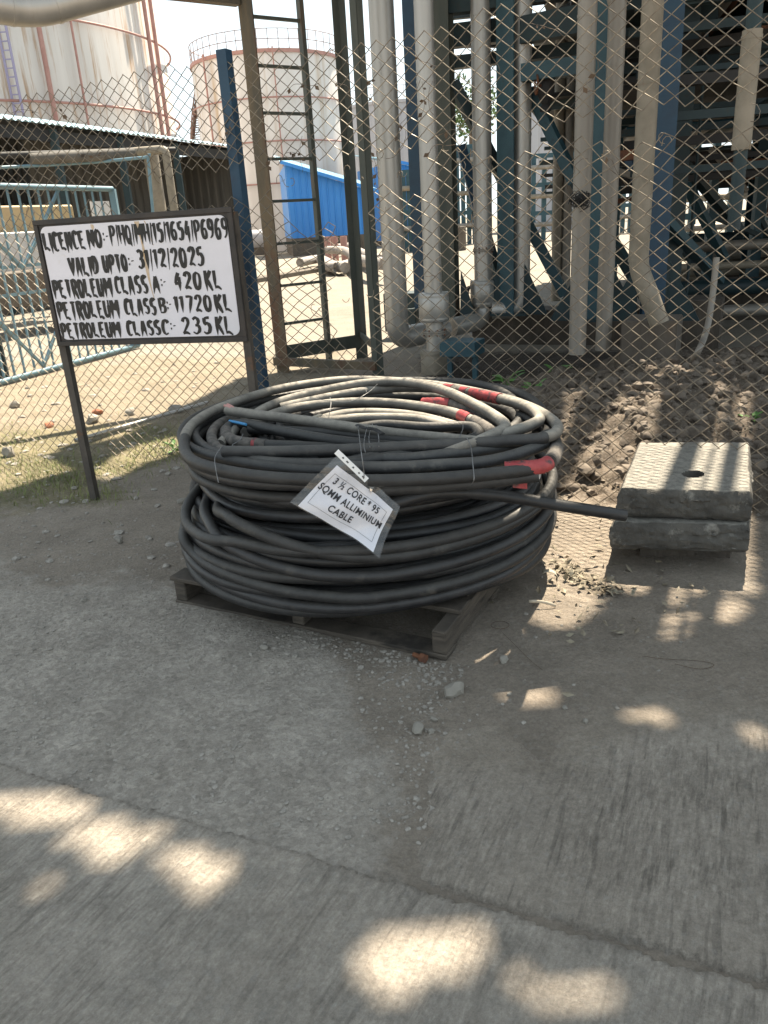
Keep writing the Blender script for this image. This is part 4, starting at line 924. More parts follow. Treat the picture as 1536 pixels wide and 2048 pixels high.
brace((905,165), (1025,395), 9.4, 9.5, .15, .11); brace((1020,380), (1130,590), 9.5, 9.3, .15, .11, 'teal')
brace((1062,180), (1150,365), 9.2, 8.9, .13, .11, 'teal'); brace((1150,360), (1290,590), 8.9, 8.3, .12, .10)
brace((922,290), (955,420), 10.2, 10.2, .11, .11, 'blue'); brace((955,420), (1010,600), 10.2, 9.8, .12, .10)
brace((1330,440), (1440,560), 8.4, 9.6, .11, .09, 'teal'); brace((1375,370), (1450,520), 10, 11, .11, .09, 'teal'); brace((1480,460), (1345,300), 11, 9.4, .10, .09)
brace((1255,300), (1300,440), 9.5, 9.2, .10, .09, 'blue')
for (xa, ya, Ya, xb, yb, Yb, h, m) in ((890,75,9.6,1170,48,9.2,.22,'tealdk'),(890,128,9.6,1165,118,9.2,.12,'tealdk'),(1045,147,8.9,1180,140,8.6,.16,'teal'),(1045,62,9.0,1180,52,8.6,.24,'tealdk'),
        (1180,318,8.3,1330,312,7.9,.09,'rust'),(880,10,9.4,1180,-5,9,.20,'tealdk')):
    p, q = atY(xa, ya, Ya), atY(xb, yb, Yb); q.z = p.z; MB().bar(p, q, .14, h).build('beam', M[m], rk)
for p, hx in ((c3, .36), (c4, .42), (c2, .26), (c5, .40)):   # gusset plates at the column feet
    for s in (-1, 1):
        mb = MB(); a = p+FD*(s*.13)+FN*-.06; mb.add([a, a+FD*s*hx*.8, a+FD*s*.02+Z1*.55, a+FN*.02, a+FN*.02+FD*s*hx*.8, a+FN*.02+FD*s*.02+Z1*.55], [(0,1,2),(3,5,4),(0,3,4,1),(1,4,5,2),(2,5,3,0)]); mb.build('gusset', M['tealdk'], rk)
# crowded trays and cross beams of the rack running back to the right
g = random.Random(12)
def tray(p, q, w, h, m): MB().bar(p, q, w, h).build('tray', M[m], rk)
rows = [8.2, 9.6, 11.2, 13.0, 15.2, 18.0]
for ri, Yr in enumerate(rows):
    for li in range(14):
        z = 1.80+.235*li+g.uniform(-.08,.08)
        x0_ = 2.6+.12*(Yr-8)+g.uniform(-.1,.1); x1_ = x0_+6.5+Yr*.2
        tray((x0_, Yr+g.uniform(-.3,.3), z), (x1_, Yr-2.2+g.uniform(-.5,.5), z), .06+.1*g.random(), .04+.07*g.random(), ('tealdk','black','tealdk','black')[g.randint(0,3)])
    for xx in (3.2, 5.2, 7.4):
        if ri % 2: p = Vector((xx+.10*Yr-.8, Yr-.2*xx, -.1)); mb = MB(); mb.ibeam(p, p+Z1*5.5, .2, .2, (0,1,0)); mb.build('column', M['tealdk' if ri != 3 else 'teal'], rk)
for k in range(22):
    xx = 2.75+k*.28+g.uniform(-.05,.05); z = 1.9+.5*g.randint(0,5)+g.uniform(-.1,.1); MB().tube([(xx, 7.8+g.uniform(0,1), z), (xx+2.6, 19, z)], g.choice((.04,.06,.09)), 10).build('rack_pipe', M[('tealdk','cladd','black','tan','rust')[g.randint(0,4)]], rk, smooth=50)
fd = Vector((.40,.917,0)).normalized(); fr_ = Vector((fd.y,-fd.x,0)); MB().box(Vector((.4,0,4.95))+fd*23+fr_*4.75, (9.0, 28, .06), (fr_, fd, Z1)).build('shade_floor', M['black'], rk)  # added sheet that keeps sun off the yard at the right
for k in range(14):
    o_ = Vector((.5,0,0))+fd*(11+1.6*k); MB().bar(o_+fr_*.5+Z1*g.uniform(2.2,4.7), o_+fr_*9+Z1*g.uniform(2.2,4.7)*1, .14, .22).build('beam', M[('tealdk','black','tealdk','teal')[k % 4]], rk)
    if k % 2: MB().bar(o_+fr_*g.uniform(.8,4)-Z1*.1, o_+fr_*2.4+Z1*4.9, .18, .18).build('column', M['tealdk'], rk)
for z, m in ((3.55,'tealdk'), (4.35,'black'), (2.75,'black')): MB().box((6.9, 13.6, z), (7.6, 9.5, .05), (Vector((.96,-.28,0)), Vector((.28,.96,0)), Z1)).build('shade_floor', M[m], rk)  # added sheets that block sky light inside the rack
for k in range(9):
    a = atY(1215+k*36+g.uniform(-9,9), g.uniform(-20,120), 8.4+.3*k*g.random()); MB().bar(a, a+FD*g.uniform(.5,1.2)+Z1*g.uniform(-.05,.05), g.uniform(.06,.16), g.uniform(.06,.2)).build('bracket', M[('tealdk','black','rust')[k % 3]], rk)
for k in range(34):                                   # small-bore lines and conduits through the rack
    xx, yy = g.uniform(2.3,6.5), g.uniform(8.4,12.5); z0 = g.uniform(1.5,4.6); r_ = g.choice((.018,.025,.035)); m_ = M[('tealdk','black','teal','cladd','rust')[k % 5]]
    if k % 3 == 0: MB().tube([(xx,yy,g.uniform(.2,1.6)), (xx,yy,5)], r_, 8).build('conduit', m_, rk, smooth=50)
    elif k % 3 == 1: MB().tube(elbow((xx,yy,z0), (xx+g.uniform(.8,1.8),yy-.3,z0), (xx+1.2,yy-.3,z0+g.choice((-.9,.9))), .08), r_, 8).build('conduit', m_, rk, smooth=50)
    else: MB().bar((xx,yy,z0), (xx+g.uniform(.6,1.4),yy+.3,z0+g.uniform(-.8,.8)), .05, .06).build('strut', m_, rk)
for k in range(9):
    xx = 1.0+k*.2; z0 = g.uniform(2.5,4.4); MB().bar((xx,9.6+g.uniform(0,1.2),z0), (xx+g.uniform(.5,.9),9.8,z0+g.uniform(-.1,.1)), .08, g.uniform(.05,.16)).build('bracket', M[('tealdk','black')[k % 2]], rk)
for k in range(9):                                    # low pipe banks and sleepers across the rack's floor
    yy = 9.6+.55*k; MB().tube([(3.0+.38*(yy-9), yy, .25+.22*(k % 4)), (12, yy-1.5, .25+.22*(k % 4))], (.07,.10,.05)[k % 3], 10).build('floor_pipe', M[('cladd','tealdk','tan')[k % 3]], rk, smooth=50)
for k in range(7):
    xx = 4.0+.75*k; MB().bar((xx, 11+.25*k, -.1), (xx, 11+.25*k, 1.5+.3*(k % 3)), .10, .10).build('stanchion', M['teal'], rk); MB().bar((xx, 11+.25*k, 1.3), (xx+.8, 11.2+.25*k, .3+.7*(k % 2)), .06, .06).build('strut', M['tealdk'], rk)
v1 = thing('pipe_valve', atY(1090,170,8.9), 'dark rusty valve with a handwheel between the silver pipes', 'valve'); pv = atY(1092,175,8.9)
MB().lathe(pv, [(0,-.22),(.06,-.22),(.06,-.18),(.04,-.16),(.09,-.06),(.09,.06),(.04,.16),(.07,.2),(0,.2)], 14).build('body', M['black'], v1, smooth=50)
hw = MB(); hw.tube([pv+Vector((-.12,-.10,.02))+Vector((.0,.07*math.cos(t),.09*math.sin(t))) for t in np.linspace(0,6.283,20)], .011, 7, False); hw.tube([pv+Vector((-.12,-.1,.02)), pv], .014, 7); hw.build('handwheel', M['rust'], v1, smooth=50)
mb = MB(); mb.box(at(812,640,.22)+Z1*.12, (.46,.4,.5), (FD,FN,Z1)); tag(mb.build('steel_pedestal', M['tealdk'], None, bevel=.006), 'dark teal steel pedestal box behind the collared pipe', 'pedestal')
mb = MB(); c = at(925,715,.2); mb.box(c+Z1*.1, (.36,.3,.14), (FD,FN,Z1)); mb.box(c-FD*.13+Z1*-.06, (.05,.05,.3), (FD,FN,Z1)); mb.box(c+FD*.13+Z1*-.06, (.05,.05,.3), (FD,FN,Z1)); tag(mb.build('pipe_support', M['teal'], None, bevel=.004), 'small teal steel support stool under the bent pipe', 'support')
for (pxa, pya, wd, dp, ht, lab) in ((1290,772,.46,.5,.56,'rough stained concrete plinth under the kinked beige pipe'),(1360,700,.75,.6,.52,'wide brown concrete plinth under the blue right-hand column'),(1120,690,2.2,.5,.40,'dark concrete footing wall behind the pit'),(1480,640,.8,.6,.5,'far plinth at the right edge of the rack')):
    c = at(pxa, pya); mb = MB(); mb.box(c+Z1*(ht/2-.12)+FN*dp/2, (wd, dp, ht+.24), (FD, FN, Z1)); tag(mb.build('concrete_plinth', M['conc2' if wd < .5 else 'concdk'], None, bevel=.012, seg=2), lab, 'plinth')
cp = crom([atY(1433,515,6.6), atY(1424,600,6.55), atY(1413,660,6.45), atY(1395,705,6.2), at(1372,738,.14), at(1340,752,.10)], 8)
tag(MB().tube(cp, .026, 12).build('conduit_pipe', M['cladd'], None, smooth=60), 'thin grey conduit curving down into the mud', 'conduit')
for (a, b, za, zb, r, lab) in (((1106,812),(1190,788),.10,.08,.035,'short broken pale pipe end lying at the left of the mud'),((1228,775),(1275,762),.17,.17,.03,'stubby pale pipe end poking out of the mud by the plinth'),((150,881),(415,805),.03,.06,.016,'long thin grey rod lying along the foot of the fence')):
    p, q = at(*a, za), at(*b, zb); mb = MB(); mb.tube([p, q], r, 12, caps=False); mb.tube([p, q], r*.8, 12, caps=False); tag(mb.build('pipe_offcut', M['tan' if r > .02 else 'clad'], None, smooth=60), lab, 'pipe')
# bundle of twisted cable on the bent pipe, black loop on the collar
bn = MB(); g = random.Random(3); cc = at(925,628,.42)
for k in range(16):
    R_ = g.uniform(.05,.13); o_ = Vector((g.uniform(-.14,.14), g.uniform(-.1,.1), g.uniform(-.04,.05))); ph = g.uniform(0,6)
    bn.tube([cc+o_+Vector((R_*math.cos(t+ph), .6*R_*math.sin(t+ph), .5*R_*math.sin(2*t+k))) for t in np.linspace(0, 4.5, 14)], .008, 6)
tag(bn.build('wire_bundle', M['vine'], None, smooth=60), 'tangled brown wire bundle lying on the bent silver pipe', 'wire')
bn = MB(); cc = at(938,590,.62)
for k in range(4): bn.tube([cc+Vector((.045*math.cos(t)+.01*k, -.02*k, .10*math.sin(t))) for t in np.linspace(0, 6.2, 16)], .007, 6)
tag(bn.build('black_cord', M['black'], None, smooth=60), 'black cord looped over the collar of a silver pipe', 'cord')

# ------------------------------------------------------------------ gate
GA, GB = at(-40,785), at(278,697); gd = (GB-GA).normalized(); gl = (GB-GA).length
gt = thing('yard_gate', (GA+GB)/2, 'pale blue tubular yard gate with slim vertical bars, standing open', 'gate')
zt, zb = zAt(GB, 378), zAt(GB, 690)
for z, r in ((zt,.034),(zb,.034)): MB().tube([GA+Z1*z-gd*1.5, GB+Z1*z], r, 10).build('rail', M['gate'], gt, smooth=50)
zm = (zt+zb)*.5
for z in (zm+.18, zm-.12): MB().bar(GA+Z1*z-gd*1.5, GB+Z1*z, .02, .035).build('rail', M['gate'], gt)
MB().bar(GB+Z1*zb, GB+Z1*zt, .08, .08).build('stile', M['gate'], gt)
nb = 26
for k in range(nb):
    p = GA-gd*1.4+gd*((gl+1.3)*k/nb); MB().bar(p+Z1*zb, p+Z1*zt, .022, .022).build('bar', M['gate'], gt)
for (a, b) in ((.05,.35),(.65,.35)):
    MB().bar(GA+gd*gl*a+Z1*zm, GA+gd*gl*b+Z1*(zb+.05), .03, .03).build('brace', M['gate'], gt)
    MB().bar(GA+gd*gl*a+Z1*zt, GA+gd*gl*b+Z1*(zm+.15), .03, .03).build('brace', M['gate'], gt)
pg = atY(38, 500, 9.4); pole = MB(); pole.tube([(pg.x-.5,pg.y,0),(pg.x-.5,pg.y,4.2)], .06, 12); tag(pole.build('gate_pole', M['tealdk'], None, smooth=50), 'dark teal pole rising behind the pale blue gate', 'pole')

# ------------------------------------------------------------------ open shed on the left
EA, EB = atY(-160,218,17), atY(488,297,26); ed = EB-EA; eu = Vector((ed.x, ed.y, 0)).normalized(); en = Vector((-eu.y, eu.x, 0))
sh = thing('open_shed', (EA+EB)/2*1, 'long open-sided shed with a pale blue sheet roof and dark interior', 'shed')
ORG[sh] = tuple(sh.location)
el_ = ed.length; RP = 7.0; rise = 1.35
mb = MB(); n = int(el_/.18)
for i in range(n):
    for k, (a, b, h0, h1) in enumerate(((0,.5,0,.05),(.5,1,.05,0))):
        p = EA+ed*((i+a)/n); q = EA+ed*((i+b)/n); mb.add([p+Z1*h0, q+Z1*h1, q+Z1*(h1+rise)+en*RP, p+Z1*(h0+rise)+en*RP], [(0,1,2,3)])
mb.build('roof', M['roof'], sh)
# north wall of sheet behind, end wall, posts, ceiling beams
def wall(a, b, z0, z1, name, m, parent, pitch=.25, dep=.05):
    a, b = Vector(a), Vector(b); d = (b-a).normalized(); nn = Vector((-d.y, d.x, 0)); n = max(2, int((b-a).length/pitch)); mb = MB(); vs = []
    for i in range(n+1):
        for (o, dd) in ((0,0),(.55,0),(.65,dep),(.9,dep)):
            if i == n and o: break
            p = a+(b-a)*((i+o)/n)+nn*dd; vs += [(p.x,p.y,z0),(p.x,p.y,z1)]
    mb.add(vs, [(i, i+2, i+3, i+1) for i in range(0, len(vs)-2, 2)]); return mb.build(name, M[m], parent)
ea, eb = Vector((EA.x,EA.y,0)), Vector((EB.x,EB.y,0)); zeA, zeB = EA.z, EB.z
wall(ea+en*RP, eb+en*RP, 0, min(zeA,zeB)+rise-.1, 'back_wall', 'greysh', sh, .3)
wall(eb-eu*.2, eb+en*RP-eu*.2, 0, zeB-.05, 'end_wall', 'greysh', sh, .3)
wall(ea+en*2.5+eu*(el_*.42), eb+en*2.5-eu*.4, 0, zeB+.2, 'partition', 'greysh', sh, .3)
for f in (.12,.32,.52,.72,.97):
    p = ea+(eb-ea)*f+en*.2; MB().bar(p, p+Z1*(zeA+(zeB-zeA)*f-.05), .16, .16).build('post', M['tealdk'], sh)
MB().bar(EA+en*.25-Z1*.2, EB+en*.25-Z1*.2, .1, .25).build('eave_beam', M['black'], sh)
for f in np.linspace(.1,.95,8):
    p = EA+ed*f+en*.2-Z1*.1; MB().bar(p, p+en*(RP-.3)+Z1*rise*.93, .1, .2).build('rafter', M['black'], sh)
MB().box(ea+(eb-ea)*.5+en*3.2+Z1*.35, (el_, 6.0, .7), (eu, en, Z1)).build('floor_plinth', M['conc2'], sh, bevel=.02)
def shed_item(name, px_, py_, z, fn, label, cat): p = at(px_, py_, z); o = fn(p); tag(o, label, cat); return o
pA = atY(330, 300, 19.5)
sp1 = thing('shed_pipework', pA, 'grey vertical pipes with an elbow inside the open shed', 'pipe')
q1 = atY(322,445,19.5); MB().tube([(q1.x,q1.y,.7),(q1.x,q1.y,atY(322,308,19.5).z)], .17, 14).build('riser', M['tan'], sp1, smooth=50)
q2 = atY(352,445,19.0); h2 = atY(343,298,19.0); MB().tube(elbow((q2.x,q2.y,.7), (q2.x,q2.y,h2.z), atY(255,305,19.3), .14), .095, 12).build('riser', M['tan'], sp1, smooth=50)
MB().tube(crom([atY(306,430,18.6), atY(296,318,18.6), atY(290,315,18.6), atY(180,325,18.8), atY(0,335,17.5)], 4), .035, 8).build('thin_line', M['gate'], sp1, smooth=50)
MB().tube([atY(280,306,19.3), atY(60,318,18)], .12, 12).build('header', M['greysh'], sp1, smooth=50)
MB().tube([atY(350,300,20), atY(-30,312,17.5)], .07, 12).build('header', M['black'], sp1, smooth=50)
mb = MB(); c = atY(25,448,16.0); mb.box(c, (2.3,.9,.62), (eu,en,Z1)); tag(mb.build('machine_casing', M['yellow'], None, bevel=.03), 'old yellowish machine casing at the left inside the open shed', 'machine')
mb = MB(); c = atY(30,508,14.6); mb.box(c, (2.0,.7,.72), (eu,en,Z1)); tag(mb.build('low_wall', M['white'], None, bevel=.02), 'low whitewashed wall behind the pale blue gate', 'wall')
mb = MB(); c = atY(40,575,14.0); mb.box(c, (2.6,1.0,.55), (eu,en,Z1)); tag(mb.build('loading_plinth', M['conc2'], None, bevel=.02), 'stained concrete plinth below the whitewashed wall', 'plinth')
mb = MB(); c = atY(203,428,17.5); mb.box(c, (.5,.04,.5), (eu,en,Z1)); mb2 = tag(mb.build('notice_board', M['white'], None), 'small white notice board hanging inside the open shed', 'sign')

# ------------------------------------------------------------------ tanks
def tank(name_lab, cx, Y, R, ztop, m, rings, risers, rail=True, stair=None, name='storage_tank'):
    c = atY(cx, 450, Y); c.z = 0; t = thing(name, (c.x,c.y,0), name_lab, 'tank', 'storage tanks')
    MB().lathe(c, [(R,-.2),(R,ztop),(R-.02,ztop+.05),(R*.5,ztop+R*.06),(.01,ztop+R*.08)], 96).build('shell', M[m], t, smooth=40)
    MB().lathe(c, [(R+.02,ztop-.2),(R+.10,ztop-.2),(R+.10,ztop),(R+.02,ztop)], 96).build('top_curb', M['redp' if rings else m], t, smooth=40)
    for z in rings:
        rr_ = R+.22; MB().tube([(c.x+rr_*math.cos(a), c.y+rr_*math.sin(a), z) for a in np.linspace(0, 2*math.pi, 97)], .05, 8, False).build('ring_pipe', M['redp'], t, smooth=50)
    for a, z0, z1, r in risers:
        aa = rad(a); p = Vector((c.x+(R+.3)*math.cos(aa), c.y+(R+.3)*math.sin(aa), 0)); MB().tube([p+Z1*z0, p+Z1*z1], r, 8).build('riser_pipe', M['redp'], t, smooth=50)
    if rail:
        mb = MB()
        for h in (.55, 1.1): mb.tube([(c.x+R*math.cos(a), c.y+R*math.sin(a), ztop+h) for a in np.linspace(0, 2*math.pi, 97)], .022, 6, False)
        for a in np.linspace(0, 2*math.pi, 49): mb.tube([(c.x+R*math.cos(a), c.y+R*math.sin(a), ztop), (c.x+R*math.cos(a), c.y+R*math.sin(a), ztop+1.1)], .022, 6)
        mb.build('railing', M['rail'], t)
    if stair:
        mb = MB(); a0, a1, z0, z1 = stair; N_ = 60
        for i in range(N_):
            a = rad(a0+(a1-a0)*i/N_); z = z0+(z1-z0)*i/N_; d = Vector((math.cos(a), math.sin(a), 0)); tt = Vector((-d.y, d.x, 0)); p = c+d*(R+.5)+Z1*z
            mb.box(p, (.75,.26,.03), (d,tt,Z1)); 
            if i % 2 == 0: mb.tube([p+d*.38, p+d*.38+Z1*1.0], .03, 5)
        for h in (0,.5,1.0): mb.tube([c+Vector((math.cos(rad(a0+(a1-a0)*i/N_)), math.sin(rad(a0+(a1-a0)*i/N_)), 0))*(R+.88)+Z1*(z0+(z1-z0)*i/N_+h) for i in range(N_)], .045 if h else .10, 6)
        mb.build('stair', M['stairp'] if 'rust' in name_lab else M['rail'], t)
    return t, c
t1_, c_1 = tank('huge rust-streaked white tank behind the open shed', -8, 42, 9.5, 17.5, 'tank', (4.2, 6.7, 9.7), ((-48,0,17,.10),(-40,0,17,.05),(-13,0,18,.09),(-9,0,18,.09)))
la = rad(-56); lb = MB(); pl = Vector((c_1.x+9.75*math.cos(la), c_1.y+9.75*math.sin(la), 0))
for o_ in (-.16,.16): lb.tube([pl+Vector((o_,0,0)), pl+Vector((o_,0,17))], .05, 6)
for k in range(56): lb.bar(pl+Vector((-.16,0,.3*k)), pl+Vector((.16,0,.3*k)), .04, .04)
lb.build('ladder', M['stairp'], t1_)
v, f = text_mesh('TANK\nCLASS B\n2200 KL') if False else ([], [])
t2_, c_2 = tank('white tank with red rings and a top railing, seen beside the ladder', 566, 60, 5.1, 11.9, 'tank2', (4.2, 6.7, 9.2), ((-132,0,12,.06),(-80,0,12,.04)), True, (200,150,2,11.5))
t3_, c_3 = tank('low grey tank seen between the tower and the silver pipes', 800, 78, 4.9, 11.0, 'tank3', (), ())
t4_, c_4 = tank('grey tank far off behind the pipe rack', 1100, 70, 4.4, 9.6, 'tank3', (), ())

# ------------------------------------------------------------------ blue sheds
def mono(pl_, pr, Y, zl, zr, depth, label, m='bluesh', zb=.6):
    a = atY(pl_[0], pl_[1], Y); b = atY(pr[0], pr[1], Y+.6); a.z = b.z = 0; d = (b-a).normalized(); nn = Vector((-d.y, d.x, 0))
    t = thing('blue_shed', (a+b)/2, label, 'shed', None); n = int((b-a).length/.34); mb = MB(); vs = []
    for i in range(n+1):
        for (o, dd) in ((0,0),(.75,0),(.82,.06),(.93,.06)):
            if i == n and o: break
            f = (i+o)/n; p = a+(b-a)*f-nn*dd; vs += [(p.x,p.y,zb),(p.x,p.y,zl+(zr-zl)*f)]
    mb.add(vs, [(i, i+2, i+3, i+1) for i in range(0, len(vs)-2, 2)]); mb.build('front_wall', M[m], t)
    for e, z in ((a, zl), (b, zr)): mb = MB(); mb.box(e+nn*depth/2+Z1*(z+zb)/2+d*(.03 if e is b else -.03), (.05, depth, z-zb), (d, nn, Z1)); mb.build('side_wall', M[m], t)
    mb = MB(); o1 = a-d*.3+Z1*(zl+.14)-nn*.4; o2 = b+d*.5+Z1*(zr-.05)-nn*.4; k = 40
    for i in range(k):
        for j, (u, v_, h0, h1) in enumerate(((0,.6,0,0),(.6,.8,0,.06),(.8,1,.06,0))):
            p, q = o1.lerp(o2, (i+u)/k), o1.lerp(o2, (i+v_)/k); mb.add([p+Z1*h0, q+Z1*h1, q+Z1*(h1+.9)+nn*(depth+.8), p+Z1*(h0+.9)+nn*(depth+.8)], [(0,1,2,3)])
    mb.build('roof', M['roof'], t); mb = MB(); mb.bar(o1-Z1*.02, o2-Z1*.02, .05, .16); mb.build('fascia', M[m], t)
    mb = MB(); mb.box((a+b)/2+nn*depth/2+Z1*(zb/2-.05), ((b-a).length+.06, depth, zb+.1), (d, nn, Z1)); mb.build('base_wall', M['conc2'], t)
    return t
mono((584,470), (742,470), 43.5, 4.5, 3.05, 7.0, 'bright blue sheet shed with a sloping pale roof seen through the ladder', zb=.9)
mono((792,470), (852,455), 50, 4.7, 4.3, 7.0, 'smaller blue shed farther right behind the first silver pipe', zb=.3)
# hoses with valve heads on the yard by the blue shed
hs_ = thing('hose_pile', at(660,520), 'pile of grey hoses with red valve heads before the blue shed', 'hoses')
for k, P in enumerate((((655,500),(690,502),(720,520),(770,528)),((600,525),(640,518),(665,530),(690,535)),((640,520),(665,535),(700,528),(730,520)),((675,495),(700,492),(722,505),(760,520)))):
    MB().tube(crom([at(x, y, .25+.25*(k == 0)+.2*(k == 3)) for x, y in P], 6), .16, 8).build('hose', M['hose'], hs_, smooth=60)
for x in (658, 672, 690):
    p = at(x, 522); mb = MB(); mb.tube([p, p+Z1*1.0], .14, 8); mb.build('valve_head', M['redp'], hs_, smooth=50)
mb = MB(); a, b = at(450,575), at(625,545); mb.bar(a+Z1*.05, b+Z1*.05, .5, .16); tag(mb.build('kerb', M['conc2'], None, bevel=.01), 'low concrete kerb across the sunlit yard left of the ladder', 'kerb')
bl = thing('drain_tank', at(470,510), 'cylindrical grey vessel with red fittings beside the tower post', 'tank'); p = at(487,512)
MB().tube([p+Vector((-.4,0,.9)), p+Vector((1.8,0,.9))], .55, 18).build('vessel', M['tank3'], bl, smooth=50); MB().tube([p+Z1*1.4, p+Z1*3.4], .07, 8).build('standpipe', M['redp'], bl, smooth=50); MB().box(p+Vector((.6,0,.2)), (1.6,.6,.5)).build('saddle', M['conc2'], bl)

mb = MB(); mb.bar((5.6,13.6,.42), (15,11.5,.42), .3, 1.1); tag(mb.build('bund_wall', M['concdk'], None, bevel=.02), 'dark low wall added to cover the bright yard under the trays', 'wall')  # added dark wall, covers the bright yard behind it
# ------------------------------------------------------------------ far plant between the pipes
g = random.Random(21)
def far_frame(px0, px1, Y, ht, label, m='teal', lev=3):
    a, b = atY(px0, 440, Y), atY(px1, 440, Y); a.z = b.z = 0; t = thing('far_rack', (a+b)/2, label, 'steel rack', 'far pipe racks'); k = 5
    for i in range(k+1): p = a.lerp(b, i/k); MB().bar(p, p+Z1*ht, .22, .22).build('column', M[m], t)
    for l in range(lev): z = ht*(l+1)/lev; MB().bar(a+Z1*z, b+Z1*z, .2, .22).build('beam', M[m], t)
    for l in range(lev): z = ht*(l+.6)/lev; MB().tube([a+Z1*z-Vector((.4,.3,0)), b+Z1*z+Vector((.4,-.3,0))], .12, 8).build('line_pipe', M[('cladd','tan','cladd')[l % 3]], t, smooth=50)
    return t
far_frame(1045,1150,44,4.2,'far pale blue rack seen between the fourth and fifth silver pipes')
far_frame(1215,1290,48,4.6,'far pale blue rack seen just left of the kinked beige pipe')
far_frame(1345,1536,30,4.0,'far pale blue rack under the trays at the right edge','teal',4)
far_frame(905,960,46,5.0,'narrow far rack seen beside the second silver pipe','teal')
far_frame(800,850,40,3.6,'low far rack in front of the smaller blue shed','teal',2)
mb = MB(); a, b = at(930,500), at(850,505); mb.bar(a+Z1*.5, b+Z1*.5, .8, 1.1); tag(mb.build('bund_wall', M['conc2'], None, bevel=.02), 'low grey bund wall in the yard behind the pipes', 'wall')
def tree(x, Y, hz, R, label):
    p = atY(x, 450, Y); p.z = 0; t = thing('far_tree', p, label, 'tree', 'trees beyond the plant'); MB().tube([p, p+Z1*hz*.6, p+Z1*hz*.8], .3, 8, rs=[.35,.25,.12]).build('trunk', M['bark'], t, smooth=60)
    mb = MB()
    for k in range(1500):
        d = Vector((g.gauss(0,1), g.gauss(0,1), g.gauss(0,.8))); d = d.normalized()*(g.random()**.4)*R*(1+.3*math.sin(5*d.x)*math.sin(4*d.z+1)); c = p+Z1*hz*.8+d; a = Vector((g.gauss(0,1),g.gauss(0,1),g.gauss(0,1))).normalized(); b = a.cross(Vector((g.gauss(0,1),g.gauss(0,1),1))).normalized(); L_ = g.uniform(.15,.32)
        mb.add([c-a*L_, c+b*L_*.6, c+a*L_, c-b*L_*.6], [(0,1,2,3)])
    mb.build('crown', M['foliage'], t)
tree(945, 95, 15.5, 3.2, 'green tree top seen over the grey tank'); tree(1240, 90, 9, 3.0, 'green tree far off between the pipes'); tree(1085, 85, 7, 2.6, 'low green tree behind the far rack')

# ------------------------------------------------------------------ overhead silver pipe, top left
pa, pb_, pc = atY(-120,-5,4.6), atY(68,22,4.9), atY(330,-48,5.3)
pp = elbow(pa, pb_, pc, .12, 5)
op = thing('overhead_pipe', tuple(pb_), 'fat silver clad pipe with a mitred bend crossing the top left corner', 'pipe')
MB().tube(pp, .085, 24).build('cladding', M['clad'], op, smooth=35)
for q_, d_ in ((pp[1], pp[1]-pp[0]), (pp[-2], pp[-1]-pp[-2])):
    d_ = Vector(d_).normalized(); MB().tube([Vector(q_)-d_*.01, Vector(q_)+d_*.01], .088, 24).build('band', M['clad'], op, smooth=35)

# ------------------------------------------------------------------ stones, gravel, plants, litter
def rock_mb(mb, c, r, g, flat=.65):
    bm = bmesh.new(); bmesh.ops.create_icosphere(bm, subdivisions=1 if r < .016 else 2, radius=1)
    sc = Vector((g.uniform(.7,1.3), g.uniform(.7,1.3), flat*g.uniform(.7,1.2))); pl = [(Vector((g.gauss(0,1), g.gauss(0,1), g.gauss(0,1))).normalized(), g.uniform(.55,.9)) for _ in range(6)]
    a = g.uniform(0, 6.3); vs = []
    for v in bm.verts:
        p = v.co.copy()
        for n_, d_ in pl:
            e = p.dot(n_)-d_
            if e > 0: p -= n_*e
        p *= 1+g.uniform(-.14,.14); p = Vector((p.x*sc.x, p.y*sc.y, p.z*sc.z))*r
        vs.append(Vector((c[0]+p.x*math.cos(a)-p.y*math.sin(a), c[1]+p.x*math.sin(a)+p.y*math.cos(a), c[2]+p.z)))
    bm.faces.ensure_lookup_table(); mb.add(vs, [tuple(v.index for v in f.verts) for f in bm.faces]); bm.free()
g = random.Random(5)
for (x, y, r, m, lab) in ((910,1386,.034,'stone','large pale rounded stone, the biggest on the ground before the pallet'),(838,1460,.026,'stone','pale stone, largest of the small cluster below the round stone'),(862,1462,.013,'stone','small grey stone right of the cluster stone'),
        (868,1440,.014,'stone','small chip of stone above the stone cluster'),(1018,1388,.012,'stone','white pebble in the small sun spot before the pallet'),(1170,1442,.012,'stone','grey pebble between two small sun spots'),(1130,1415,.011,'stone','dull pebble right of the small sun spot'),
        (1484,1467,.013,'stone','dark pebble near the right edge of the pavement'),(1145,1657,.012,'stone','lone pebble on the broom-finished concrete'),(1008,1322,.022,'stone','grey stone on the dirt right of the pallet corner'),(530,1300,.017,'stone','grey stone left below the pallet front'),
        (170,1207,.017,'stone','dark stone on the grey gravel at left'),(590,1318,.013,'stone','small stone below the pallet front near a wire ring'),(185,845,.07,'stone','large grey stone in the grass behind the sign post'),(262,828,.055,'stone','grey stone behind the fence in the sunlit dirt'),(20,912,.07,'stone','flat stone in the grass at the left edge'),
        (98,855,.04,'brick','broken orange brick by the left fence foot'),(195,828,.045,'brick','brick shard behind the fence right of the sign post'),(30,815,.06,'stone','grey stone at the left edge behind the fence'),(352,825,.06,'stone','grey rubble lump at the foot of the fence'),(365,1005,.03,'stone','pale chip of stone left of the coil'),(240,1085,.025,'stone','grey chip of stone on the dirt below the sign')):
    p = at(x, y); mb = MB(); rock_mb(mb, (p.x, p.y, gheight(p.x, p.y)+r*.42), r, g, .75); o = mb.build('rock', M[m], None, smooth=35); tag(o, lab, 'stone' if m == 'stone' else 'brick')
